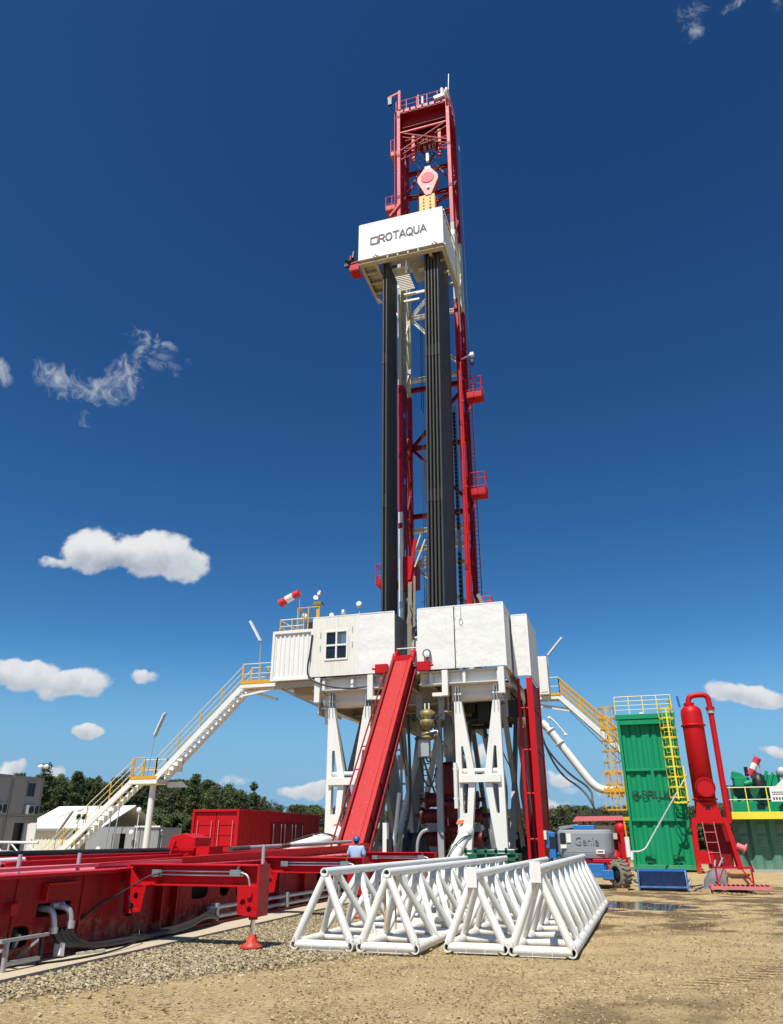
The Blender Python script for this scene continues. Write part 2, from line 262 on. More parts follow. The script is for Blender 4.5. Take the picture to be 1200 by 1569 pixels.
# ---------------------------------------------------------------- mesh builder
def basis(d,up=None):
    d=Vector(d).normalized(); up=Vector(up) if up else Vector((0,0,1))
    if abs(d.dot(up.normalized()))>.985: up=Vector((0,1,0)) if abs(d.y)<.9 else Vector((1,0,0))
    s=d.cross(up).normalized(); u=s.cross(d).normalized(); return d,s,u
class MB:
    def __init__(s): s.v=[]; s.f=[]; s.sm=[]
    def add(s,vs,fs,smooth=False):
        o=len(s.v); s.v+=[tuple(q) for q in vs]; s.f+=[tuple(i+o for i in f) for f in fs]; s.sm+=[smooth]*len(fs); return s
    def box(s,x0,x1,y0,y1,z0,z1):
        x0,x1=sorted((x0,x1)); y0,y1=sorted((y0,y1)); z0,z1=sorted((z0,z1))
        v=[(x,y,z) for z in (z0,z1) for y in (y0,y1) for x in (x0,x1)]
        return s.add(v,[(0,2,3,1),(4,5,7,6),(0,1,5,4),(2,6,7,3),(0,4,6,2),(1,3,7,5)])
    def beam(s,a,b,w,h,up=None):
        a,b=Vector(a),Vector(b); d,sd,u=basis(b-a,up); v=[]
        for e in (a,b):
            for i,j in ((-1,-1),(1,-1),(1,1),(-1,1)): v.append(e+sd*(w/2*i)+u*(h/2*j))
        return s.add(v,[(0,1,2,3),(7,6,5,4),(0,4,5,1),(1,5,6,2),(2,6,7,3),(3,7,4,0)])
    def tube(s,a,b,r,n=10,r2=None,cap=True):
        a,b=Vector(a),Vector(b); r2=r if r2 is None else r2; d,sd,u=basis(b-a); v=[]
        for e,q in ((a,r),(b,r2)):
            for i in range(n):
                t=2*math.pi*i/n; v.append(e+sd*(q*math.cos(t))+u*(q*math.sin(t)))
        s.add(v,[(i,(i+1)%n,n+(i+1)%n,n+i) for i in range(n)],True)
        if cap: s.add(v,[tuple(range(n))[::-1],tuple(range(n,2*n))])
        return s
    def hollow(s,a,b,r,ri,n=16):
        a,b=Vector(a),Vector(b); d,sd,u=basis(b-a); v=[]
        for e,q in ((a,r),(b,r),(b,ri),(a,ri)):
            for i in range(n):
                t=2*math.pi*i/n; v.append(e+sd*(q*math.cos(t))+u*(q*math.sin(t)))
        for k in range(4):
            k2=(k+1)%4; s.add(v[:0],[]) 
            o=len(s.v)
            s.v+=[tuple(q) for q in v[k*n:(k+1)*n]]+[tuple(q) for q in v[k2*n:(k2+1)*n]]
            for i in range(n): s.f.append((o+i,o+(i+1)%n,o+n+(i+1)%n,o+n+i)); s.sm.append(k in(0,2))
        return s
    def path(s,pts,r,n=8,smooth=3):
        P=[Vector(p) for p in pts]
        if smooth and len(P)>2:
            for _ in range(smooth):
                Q=[P[0]]
                for a,b in zip(P,P[1:]): Q+= [a.lerp(b,.25),a.lerp(b,.75)]
                P=Q+[P[-1]]
                if len(P)>90: break
        v=[]; pu=None
        for i,pt in enumerate(P):
            d=(P[min(i+1,len(P)-1)]-P[max(i-1,0)]); d,sd,u=basis(d,pu); pu=u
            for k in range(n):
                t=2*math.pi*k/n; v.append(pt+sd*(r*math.cos(t))+u*(r*math.sin(t)))
        f=[(i*n+k,i*n+(k+1)%n,(i+1)*n+(k+1)%n,(i+1)*n+k) for i in range(len(P)-1) for k in range(n)]
        s.add(v,f,True); m=(len(P)-1)*n
        s.add([v[i] for i in range(n)]+[v[m+i] for i in range(n)],[tuple(range(n))[::-1],tuple(range(n,2*n))]); return s
    def lathe(s,c,prof,n=24,axis=(0,0,1)):
        c=Vector(c); d,sd,u=basis(axis); v=[]
        for r,h in prof:
            for k in range(n):
                t=2*math.pi*k/n; v.append(c+d*h+sd*(r*math.cos(t))+u*(r*math.sin(t)))
        return s.add(v,[(i*n+k,i*n+(k+1)%n,(i+1)*n+(k+1)%n,(i+1)*n+k) for i in range(len(prof)-1) for k in range(n)],True)
    def sphere(s,c,r,n=12,sc=(1,1,1)):
        v=[];f=[]; c=Vector(c); m=n//2
        for i in range(m+1):
            for k in range(n):
                a=math.pi*i/m; t=2*math.pi*k/n
                v.append(c+Vector((r*sc[0]*math.sin(a)*math.cos(t),r*sc[1]*math.sin(a)*math.sin(t),r*sc[2]*math.cos(a))))
        f=[(i*n+k,(i+1)*n+k,(i+1)*n+(k+1)%n,i*n+(k+1)%n) for i in range(m) for k in range(n)]
        return s.add(v,f,True)
    def plate(s,outer,holes,org,ax,ay,th):
        """flat plate with real holes; polygon in the (ax,ay) plane, thickness along ax x ay, centred on org"""
        cu=bpy.data.curves.new('t','CURVE'); cu.dimensions='2D'; cu.fill_mode='BOTH'; cu.extrude=th/2
        for poly in [outer]+list(holes):
            sp=cu.splines.new('POLY'); sp.points.add(len(poly)-1); sp.use_cyclic_u=True
            for i,(a,b2) in enumerate(poly): sp.points[i].co=(a,b2,0,1)
        ob=bpy.data.objects.new('t',cu); C.objects.link(ob); dg=bpy.context.evaluated_depsgraph_get()
        me=bpy.data.meshes.new_from_object(ob.evaluated_get(dg)); ax,ay=Vector(ax),Vector(ay); az=ax.cross(ay); org=Vector(org)
        s.add([org+ax*q.co.x+ay*q.co.y+az*q.co.z for q in me.vertices],[tuple(f.vertices) for f in me.polygons])
        bpy.data.objects.remove(ob); bpy.data.curves.remove(cu); bpy.data.meshes.remove(me); return s
    def prism(s,poly,org,ax,ay,th):
        ax,ay=Vector(ax),Vector(ay); az=ax.cross(ay); org=Vector(org); n=len(poly)
        v=[org+ax*a+ay*b2+az*(th/2*k) for k in (-1,1) for a,b2 in poly]
        return s.add(v,[tuple(range(n))[::-1],tuple(range(n,2*n))]+[(i,(i+1)%n,n+(i+1)%n,n+i) for i in range(n)])
    def corr(s,x0,x1,y,z0,z1,pitch=.28,depth=.04,axis='x',flip=False):
        """vertical corrugated sheet, 3 mm... thick; runs along x (or y) at constant y (or x)"""
        pts=[];n=max(1,round((x1-x0)/pitch)); w=(x1-x0)/n
        for i in range(n):
            a=x0+i*w
            pts+=[(a,0),(a+w*.32,0),(a+w*.5,depth),(a+w*.82,depth)]
        pts.append((x1,0)); th=.012; sg=-1 if flip else 1
        def P(a,d,z): return (a,y+d*sg,z) if axis=='x' else (y+d*sg,a,z)
        v=[P(a,d,z) for z in (z0,z1) for a,d in pts]+[P(a,d+th,z) for z in (z0,z1) for a,d in pts]; m=len(pts)
        f=[(i,i+1,m+i+1,m+i) for i in range(m-1)]+[(2*m+i+1,2*m+i,3*m+i,3*m+i+1) for i in range(m-1)]
        return s.add(v,f)
    def build(s,name,mat,parent=None,bevel=0,**tags):
        me=bpy.data.meshes.new(name); 
        if parent is not None: L=Vector(parent.get('_w',(0,0,0)))
        else:
            a=np.array(s.v); L=Vector(((a[:,0].min()+a[:,0].max())/2,(a[:,1].min()+a[:,1].max())/2,a[:,2].min()))
        me.from_pydata([(q[0]-L.x,q[1]-L.y,q[2]-L.z) for q in s.v],[],s.f); me.materials.append(M[mat] if isinstance(mat,str) else mat)
        me.polygons.foreach_set('use_smooth',s.sm)
        bm=bmesh.new(); bm.from_mesh(me); bmesh.ops.remove_doubles(bm,verts=bm.verts,dist=.00005) if False else None
        bmesh.ops.recalc_face_normals(bm,faces=bm.faces); bm.to_mesh(me); bm.free(); me.update()
        o=bpy.data.objects.new(name,me); C.objects.link(o)
        if parent is not None: o.parent=parent; o['_w']=tuple(L)
        else: o.location=L; o['_w']=tuple(L)
        if bevel:
            md=o.modifiers.new('b','BEVEL'); md.width=bevel; md.segments=2; md.limit_method='ANGLE'
        for k,vv in tags.items(): o[k]=vv
        return o
def build_each(mb,name,mat,parent):
    par=list(range(len(mb.v)))
    def f(i):
        while par[i]!=i: par[i]=par[par[i]]; i=par[i]
        return i
    for q in mb.f:
        for k in q[1:]: par[f(k)]=f(q[0])
    gr_={}
    for q,sm in zip(mb.f,mb.sm): gr_.setdefault(f(q[0]),[]).append((q,sm))
    for fs in gr_.values():
        ids=sorted({i for q,_ in fs for i in q}); mp={i:k for k,i in enumerate(ids)}; m2=MB(); m2.v=[mb.v[i] for i in ids]; m2.f=[tuple(mp[i] for i in q) for q,_ in fs]; m2.sm=[sm for _,sm in fs]; m2.build(name,mat,parent)
def tag(o,label,cat,group=None,kind=None):
    o['label']=label; o['category']=cat
    if group: o['group']=group
    if kind: o['kind']=kind
    return o
def thing(name,loc,label,cat,group=None):
    o=bpy.data.objects.new(name,None); C.objects.link(o); o.location=loc; o['_w']=tuple(loc); o.empty_display_size=.3
    return tag(o,label,cat,group)
def kids(o): return [q for q in bpy.data.objects if q.parent==o]
def copy_tree(o,parent=None):
    c=o.copy(); C.objects.link(c); c.parent=parent
    for ch in kids(o): copy_tree(ch,c)
    return c
def text(s,h,w,org,ax,ay,th=.01,bold=0):
    """lettering as mesh faces in the (ax,ay) plane, lower left corner at org, fitted to w x h"""
    cu=bpy.data.curves.new('t','FONT'); cu.body=s; cu.size=1; cu.extrude=th/2; cu.offset=bold; cu.resolution_u=3
    ob=bpy.data.objects.new('t',cu); C.objects.link(ob); dg=bpy.context.evaluated_depsgraph_get()
    me=bpy.data.meshes.new_from_object(ob.evaluated_get(dg)); a=np.array([tuple(q.co) for q in me.vertices]); lo=a.min(0); hi=a.max(0)
    ax,ay=Vector(ax),Vector(ay); az=ax.cross(ay); org=Vector(org); mb=MB()
    mb.add([org+ax*((q[0]-lo[0])/(hi[0]-lo[0])*w)+ay*((q[1]-lo[1])/(hi[1]-lo[1])*h)+az*q[2] for q in a],[tuple(f.vertices) for f in me.polygons])
    bpy.data.objects.remove(ob); bpy.data.curves.remove(cu); bpy.data.meshes.remove(me); return mb
def arc(cx,cy,rx,ry,a0,a1,n=14): return [(cx+rx*math.cos(R(a0+(a1-a0)*i/n)),cy+ry*math.sin(R(a0+(a1-a0)*i/n))) for i in range(n+1)]
GL={'R':[[(0,0),(0,1),(.55,1)]+arc(.6,.74,.28,.26,90,-90)+[(.1,.48)],[(.5,.48),(.95,0)]],
 'O':[arc(.55,.5,.52,.5,0,360,24)],'T':[[(0,1),(1,1)],[(.5,1),(.5,0)]],'A':[[(0,0),(.5,1),(1,0)],[(.2,.3),(.8,.3)]],
 'Q':[arc(.55,.5,.52,.5,0,360,24),[(.6,.25),(1.1,-.12)]],'U':[[(0,1),(0,.4)]+arc(.42,.4,.42,.4,180,360)+[(.84,1)]],
 'D':[[(0,0),(0,1),(.45,1)]+arc(.45,.5,.5,.5,90,-90)+[(0,0)]],'I':[[(.1,0),(.1,1)]],'L':[[(0,1),(0,0),(.7,0)]],
 'M':[[(0,0),(0,1),(.45,.2),(.9,1),(.9,0)]],'E':[[(.8,1),(0,1),(0,0),(.8,0)],[(0,.5),(.7,.5)]],'C':[arc(.55,.5,.52,.5,50,310,20)]}
GW={'R':1.15,'O':1.3,'T':1.15,'A':1.15,'Q':1.35,'U':1.1,'D':1.2,'I':.4,'L':.9,'M':1.15,'E':1.05,'C':1.2}
def strokes(s,org,ax,ay,w,h,lw,th=.012,gap=.0):
    mb=MB(); tw=sum(GW[c]+gap for c in s); k=w/tw; x=0; ax,ay=Vector(ax),Vector(ay); org=Vector(org); az=ax.cross(ay); n=0
    for c in s:
        for st in GL[c]:
            for p,q in zip(st,st[1:]):
                A=org+ax*((x+p[0])*k)+ay*(p[1]*h)+az*(.0007*(n%7)); B=org+ax*((x+q[0])*k)+ay*(q[1]*h)+az*(.0007*(n%7)); n+=1
                d=(B-A).normalized()*lw*.35
                mb.beam(A-d,B+d,lw,th,up=az) 
        x+=GW[c]+gap
    return mb
def railing(pts,z,h=1.05,posts=None,mat_top='cream',mat_post='yellow',parent=None,r=.025,mid=1,step=1.2,toe=True):
    """handrail along pts (x,y[,z]) ; every post its own part"""
    P=[Vector((q[0],q[1],q[2] if len(q)>2 else z)) for q in pts]; up=Vector((0,0,h)); mb=MB()
    for a,b2 in zip(P,P[1:]):
        mb.tube(a+up,b2+up,r,8)
        for k in range(mid): mb.tube(a+up*((k+1)/(mid+1)),b2+up*((k+1)/(mid+1)),r*.8,8)
    mb.build('handrail',mat_top,parent)
    if toe:
        t=MB()
        for a,b2 in zip(P,P[1:]): t.beam(a+Vector((0,0,.08)),b2+Vector((0,0,.08)),.012,.13)
        t.build('toe_board',mat_post,parent)
    for a,b2 in zip(P,P[1:]):
        n=max(1,round((b2-a).length/step))
        for i in range(n+1):
            if i==n and b2 is not P[-1]: continue
            q=a.lerp(b2,i/n); MB().beam(q,q+up*.985,.05,.05).build('rail_post',mat_post,parent)
def ladder(a,b,w,side,mat,parent,name='ladder',r=.025,step=.3):
    a,b=Vector(a),Vector(b); s=Vector(side).normalized()*(w/2); mb=MB(); mb.tube(a-s,b-s,r,6).tube(a+s,b+s,r,6)
    n=max(2,int((b-a).length/step))
    for i in range(1,n): q=a.lerp(b,i/n); mb.tube(q-s,q+s,r*.7,6)
    return mb.build(name,mat,parent)
def ibeam(mb,a,b,h,w,t=.025):
    a,b=Vector(a),Vector(b); d,sd,u=basis(b-a)
    mb.beam(a+u*(h/2-t/2),b+u*(h/2-t/2),w,t); mb.beam(a-u*(h/2-t/2),b-u*(h/2-t/2),w,t); mb.beam(a,b,t,h-2*t-.004); return mb
# ================================================================ SETTING
def axis_pts(near0,near1,n,far):
    a=list(np.linspace(near0,near1,n)); st=(near1-near0)/(n-1); x=near1; out=[]
    while x<far: st*=1.18; x+=st; out.append(x)
    x=near0; st=(near1-near0)/(n-1); lo=[]
    while x>-far: st*=1.18; x-=st; lo.append(x)
    return np.array(lo[::-1]+a+out)
gx=axis_pts(-13,8,260,1500); gy=axis_pts(3,34,330,1500)
XX,YY=np.meshgrid(gx,gy)
def hn(x,y):
    z=np.zeros_like(x); r2=np.random.default_rng(3)
    for k in range(26):
        f=r2.uniform(.5,7); a=r2.uniform(0,6.28); z+=np.sin(x*f*math.cos(a)+y*f*math.sin(a)+r2.uniform(0,6))/(f**.9)
    return z*.006
near=np.clip((45-YY)/10,0,1)*np.clip((XX+14)/3,0,1)*np.clip((20-XX)/5,0,1)*np.clip(YY/2,0,1)
pathm=np.clip((XX+7.7)/.6,0,1); pud=np.clip(np.hypot((XX+.2)/1.9,(YY-23.2)/1.7)-.5,0,1)
ZZ=(hn(XX,YY)-.004)*near*pathm*(.75+.25*np.clip(pud*3,.0,1))-.012*near-.006*(1-np.clip(pud*3,0,1))
nx,ny=len(gx),len(gy); idx=np.arange(nx*ny).reshape(ny,nx)
me=bpy.data.meshes.new('ground'); me.from_pydata(np.stack([XX.ravel(),YY.ravel(),ZZ.ravel()],1).tolist(),[],np.stack([idx[:-1,:-1].ravel(),idx[:-1,1:].ravel(),idx[1:,1:].ravel(),idx[1:,:-1].ravel()],1).tolist())
me.polygons.foreach_set('use_smooth',[True]*len(me.polygons)); me.materials.append(M['ground'])
g=bpy.data.objects.new('ground',me); C.objects.link(g); g['kind']='structure'
MB().box(-14.5,-7.8,1.5,33.5,-.1,.035).build('path','concrete',kind='structure')
pv=[]; 
for i in range(60):
    t=2*math.pi*i/60; rr=1+.16*math.sin(3*t+1)+.12*math.sin(5*t)+.08*math.sin(9*t+2); pv.append((-.25+1.3*rr*math.cos(t),23.2+1.45*rr*math.sin(t),-.0135))
MB().add(pv+[(-.25,23.2,-.0135)],[(i,(i+1)%60,60) for i in range(60)]).build('puddle','puddle',kind='structure')
def scatter(n,fx,smin,smax,name,label,cat,pw=1.8):
    P=fx(n); n=len(P); sz=smin+(smax-smin)*rng.random(n)**pw
    cube=np.array([(x,y,z) for z in (-1,1) for y in (-1,1) for x in (-1,1)],float)*.5
    F=[(0,2,3,1),(4,5,7,6),(0,1,5,4),(2,6,7,3),(0,4,6,2),(1,3,7,5)]
    J=cube[None]*(1+.0*sz[:,None,None])+rng.uniform(-.2,.2,(n,8,3)); J*=np.array([1,.85,.42])*sz[:,None,None]
    a=rng.uniform(0,6.28,n); ca,sa=np.cos(a),np.sin(a); tx=rng.uniform(-.5,.5,n); 
    x=J[:,:,0]*ca[:,None]-J[:,:,1]*sa[:,None]; y=J[:,:,0]*sa[:,None]+J[:,:,1]*ca[:,None]; z=J[:,:,2]+x*tx[:,None]
    V=np.stack([x+P[:,0:1],y+P[:,1:2],z+sz[:,None]*.12],2).reshape(-1,3)
    FF=(np.array(F)[None]+(np.arange(n)*8)[:,None,None]).reshape(-1,4)
    me=bpy.data.meshes.new(name); me.from_pydata(V.tolist(),[],FF.tolist()); me.materials.append(M['stone'])
    o=bpy.data.objects.new(name,me); C.objects.link(o); tag(o,label,cat,kind='stuff'); return o
def fg(n):
    y=5+17*rng.random(n*2)**1.35; x=-7.75+rng.random(n*2)*(5.0); edge=-2.9-.25*(14-y)*(y<14)-.12*(y-14)*(y>14)+rng.normal(0,.45,n*2)
    k=(x<edge)&((y>19.5+1.6*x+rng.normal(0,.4,n*2))|(rng.random(n*2)<.06)); P=np.stack([x,y],1)[k][:n]; return P
scatter(40000,fg,.012,.042,'gravel','coarse pale gravel spread between the concrete path and the white trusses','gravel')
m,b,p,P,O=newmat('soil_clod'); g=b.n('ShaderNodeNewGeometry')
b.ln(b.ramp(g.outputs['Random Per Island'],[(0,(.16,.10,.04)),(.4,(.34,.24,.11)),(.8,(.52,.385,.20)),(1,(.66,.52,.31))]),p.inputs['Base Color']); p.inputs['Roughness'].default_value=.95; M['clod']=m
def fg3(n):
    y=5.2+20*rng.random(n)**1.5; return np.stack([rng.uniform(-6.5,5,n)*(y/14).clip(.5,1.5),y],1)
c_=scatter(30000,fg3,.006,.026,'soil_clods','fine tan clods and crumbs of soil over the yard','soil',1.6); c_.data.materials.clear(); c_.data.materials.append(M['clod'])
def fg2(n):
    y=5.5+26*rng.random(n)**1.6; return np.stack([rng.uniform(-5.5,6,n)*(y/14).clip(.5,1.6),y],1)
scatter(2200,fg2,.008,.026,'loose_stones','small loose stones scattered over the tan dirt','stones',2.5)
# ================================================================ TREES
def crown_mesh(kind,h,w,n,seed):
    r=np.random.default_rng(seed); V=[];F=[]
    ncl=44; cs=[]
    for i in range(ncl):
        if kind=='pine': t=.32+.68*r.random(); rad=w*(1.05-t)**.6*.8; c=(r.normal(0,rad*.42),r.normal(0,rad*.42),h*t)
        else:
            t=.22+.74*r.random(); rad=w*math.sqrt(max(.05,1-((t-.55)/.5)**2)); a=r.uniform(0,6.28); q=rad*math.sqrt(r.random())*.8; c=(q*math.cos(a),q*math.sin(a),h*t)
        cs.append((c,w*r.uniform(.12,.34)))
    for i in range(n):
        c,s=cs[r.integers(ncl)]; d=r.normal(size=3); d/=np.linalg.norm(d); p=np.array(c)+d*s*r.uniform(.5,1.05)*np.array([1,1,.7])
        sz=(.09 if kind=='twig' else .125)*r.uniform(.6,1.6); t1=r.normal(size=3); t1/=np.linalg.norm(t1); t2=np.cross(t1,d+.01); t2/=np.linalg.norm(t2)+1e-6
        o=len(V); V+=[p-t1*sz,p+t2*sz*.6,p+t1*sz,p-t2*sz*.6]; F.append((o,o+1,o+2,o+3))
    return np.array(V),F
def trunk_mb(h,w,kind,seed):
    r=random.Random(seed); mb=MB(); mb.tube((0,0,-.2),(r.uniform(-.2,.2),r.uniform(-.2,.2),h*.9),h*.018+.05,6,.03)
    for i in range(7):
        z=h*r.uniform(.3,.8); a=r.uniform(0,6.28); q=w*r.uniform(.4,.8); mb.tube((0,0,z),(q*math.cos(a),q*math.sin(a),z+q*.6),.06,5,.015)
    return mb
VAR={}
for k,(kind,h,w,n) in {'p0':('pine',10,2.3,3200),'p1':('pine',9,2.0,2800),'p2':('pine',11,2.6,3400),'o0':('oak',8,3.2,3800),'o1':('oak',7,3.0,3500),'t0':('twig',7.5,2.6,2600),'t1':('twig',6.5,2.4,2300)}.items():
    VAR[k]=(crown_mesh(kind,h,w,n,hash(k)%97+5 if False else sum(map(ord,k))),trunk_mb(h,w,kind,len(k)+ord(k[1])),kind,h)
matk={'pine':'pine','oak':'oak','twig':'twig'}
def placeang(u,y):    # ground spot seen at column u of the photo, at distance y (metres along the site axis)
    d=ray(u,1284); return d.x/d.y*y
def treeline(u):      # height (m) of the wood at ~110 m along the picture
    xs=[-60,60,150,300,360,420,500,640,820,900,1000,1300]; hs=[11.5,11.0,10.2,10.0,8.2,6.0,5.6,5.2,5.0,5.4,5.2,6]
    return float(np.interp(u,xs,hs))
buf={}
cnt=0
for i in range(760):
    u=rng.uniform(-130,1260); y=rng.uniform(104,150); 
    k=('p0','p1','p2')[rng.integers(3)] if u<420 and rng.random()<.9 else (('o0','o1','p1')[rng.integers(3)] if u<620 else ('t0','t1','o1')[rng.integers(3)])
    (V,F),tm,kind,h=VAR[k]; H=treeline(u)*(y/110)*rng.uniform(.86,1.02); s=H/h
    a=rng.uniform(0,6.28); x=placeang(u,y); ca,sa=math.cos(a),math.sin(a)
    s2=max(s*.85,.6); P=np.stack([(V[:,0]*ca-V[:,1]*sa)*s2+x,(V[:,0]*sa+V[:,1]*ca)*s2+y,V[:,2]*s],1)
    bb=buf.setdefault(matk[kind],[[],0]); bb[0].append(P)
    tb=buf.setdefault('bark',MB()); 
    tb.add([(q[0]*s+x,q[1]*s+y,q[2]*s) for q in tm.v],tm.f)
# undergrowth along the foot of the wood
for i in range(420):
    u=rng.uniform(-130,1260); y=rng.uniform(98,104); (V,F),tm,kind,h=VAR['o1' if rng.random()<.6 else 't1']; s=rng.uniform(.3,.62)*(1 if u>330 else 1.5); x=placeang(u,y)
    P=np.stack([V[:,0]*.9+x,V[:,1]*.9+y,V[:,2]*s-.4],1)
    buf.setdefault(matk[kind],[[],0])[0].append(P)
verts=[];faces=[];mi=[];names=list(k for k in buf if k!='bark'); off=0
for j,k in enumerate(names):
    P=np.concatenate(buf[k][0]); n=len(P)//4; verts.append(P); faces.append((np.arange(n*4).reshape(n,4)+off)); mi+= [j]*n; off+=len(P)
me=bpy.data.meshes.new('forest'); tb=buf['bark']
Vall=np.concatenate(verts).tolist()+tb.v; Fall=np.concatenate(faces).tolist()+[tuple(i+off for i in f) for f in tb.f]
me.from_pydata(Vall,[],Fall); mi+=[len(names)]*len(tb.f)
for k in names: me.materials.append(M[k])
me.materials.append(M['bark']); me.polygons.foreach_set('material_index',mi)
fo=bpy.data.objects.new('forest',me); C.objects.link(fo); tag(fo,'dark green wood of pines and broad-leaved trees closing the site behind','forest',kind='stuff')
def tree(u,y,H,k,label,wf=1.):
    (V,F),tm,kind,h=VAR[k]; x=placeang(u,y); s=H/h; t=thing('pine_tree' if kind=='pine' else 'broadleaf_tree' if kind=='oak' else 'budding_tree',(x,y,0),label,'tree','single trees standing out of the wood')
    a=rng.uniform(0,6.28); ca,sa=math.cos(a),math.sin(a)
    mb=MB(); mb.v=[tuple(q) for q in np.stack([(V[:,0]*ca-V[:,1]*sa)*s*wf+x,(V[:,0]*sa+V[:,1]*ca)*s*wf+y,V[:,2]*s],1)]; mb.f=list(F); mb.sm=[False]*len(F)
    mb.build('crown',matk[kind],t); m2=MB(); m2.v=[(q[0]*s+x,q[1]*s+y,q[2]*s) for q in tm.v]; m2.f=tm.f; m2.sm=tm.sm; m2.build('trunk','bark',t)
tree(384,100,8.6,'p1','pointed dark pine above the wood behind the red container',.9)
tree(52,100,12.0,'p2','tall ragged pine over the stacked grey office units')
tree(105,101,10.9,'p0','pine crown rising behind the white tent roof, left of the stairs')
tree(180,101,10.8,'p2','broad pine behind the lower stair flight')
tree(290,100,10.0,'p0','dark pine right of the stair landing post')
tree(330,100,8.7,'o0','round leafy tree behind the left end of the red container',.9)
tree(460,101,5.9,'o1','grey green bushy tree beside the front left rig leg')
tree(408,101,6.6,'t0','bare thin-branched tree between the pine and the rig')
tree(866,100,5.4,'o1','small round tree seen under the white flow pipe')
tree(840,100,5.1,'t1','brown budding tree right of the red support tower')
# grass strip in front of the wood
gp=[]
for i in range(14000):
    u=rng.uniform(-60,1200); y=rng.uniform(78,100); x=placeang(u,y); hh=rng.uniform(.25,.7); a=rng.uniform(0,3.14); gp.append(((x,y,-.05),(x+.2*math.cos(a),y+.2*math.sin(a),-.05),(x+.1,y,hh)))
me=bpy.data.meshes.new('tall_grass'); me.from_pydata([q for t in gp for q in t],[],[(3*i,3*i+1,3*i+2) for i in range(len(gp))]); me.materials.append(M['grass'])
o=bpy.data.objects.new('tall_grass',me); C.objects.link(o); tag(o,'rough green grass along the foot of the wood','grass',kind='stuff')
# ================================================================ DRILLING RIG
# ---- substructure with rig floor
FX0,FX1=-15.35,-5.2
sub=thing('rig_substructure',(-10.3,40,0),'white steel substructure on tapered legs carrying the rig floor','substructure')
mb=MB(); mb.box(FX0,FX1,36.2,48,9.24,9.33); mb.build('floor_plate','under',sub)
def fascia(x0,x1):
    mb=MB(); ibeam(mb,(x0,36.45,8.98),(x1,36.45,8.98),.64,.55,.04); mb.build('edge_beam','white',sub)
    n=max(2,int((x1-x0)/1.15))
    for i in range(n): 
        x=x0+.6+(x1-x0-1.0)*i/(n-1); MB().box(x-.07,x+.07,36.12,36.4,8.64,9.23).build('stiffener','white',sub)
fascia(FX0,-11.2); fascia(-9.6,FX1)
mb=MB(); ibeam(mb,(FX1-.15,36.2,8.98),(FX1-.15,48,8.98),.64,.3,.04); ibeam(mb,(FX0+.15,36.2,8.98),(FX0+.15,48,8.98),.64,.3,.04); mb.build('side_beam','white',sub)
for x in (-15.05,-12.15,-8.25,-5.45): MB().box(x-.15,x+.15,35.98,36.3,8.05,9.3).build('hanger_post','white',sub,.01)
MB().box(-8.9,-8.4,36.0,36.28,8.05,8.22).build('bracket','white',sub); MB().box(-12.0,-11.5,36.0,36.28,8.05,8.22).build('bracket','white',sub)
for x0,x1 in ((-14.9,-12.3),(-8.1,-5.6)):
    mb=MB(); mb.box(x0,x1,36.8,37.6,8.1,8.7); mb.tube((x0,37.1,8.2),(x1,37.1,8.2),.32,14); mb.build('box_girder','white',sub,.02)
# joists and cross beams under the deck
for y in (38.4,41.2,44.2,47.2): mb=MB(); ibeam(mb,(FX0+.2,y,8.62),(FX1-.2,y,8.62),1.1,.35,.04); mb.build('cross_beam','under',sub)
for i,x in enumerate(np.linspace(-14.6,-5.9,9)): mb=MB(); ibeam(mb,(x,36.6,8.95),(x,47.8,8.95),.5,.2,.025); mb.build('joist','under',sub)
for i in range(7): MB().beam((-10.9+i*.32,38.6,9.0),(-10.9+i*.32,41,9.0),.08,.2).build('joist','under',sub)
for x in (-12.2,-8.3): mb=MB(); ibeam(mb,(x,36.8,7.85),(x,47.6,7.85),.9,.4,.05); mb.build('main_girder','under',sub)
for x in (-14.9,-5.7): mb=MB(); ibeam(mb,(x,36.8,8.2),(x,47.6,8.2),.7,.35,.05); mb.build('main_girder','white',sub)
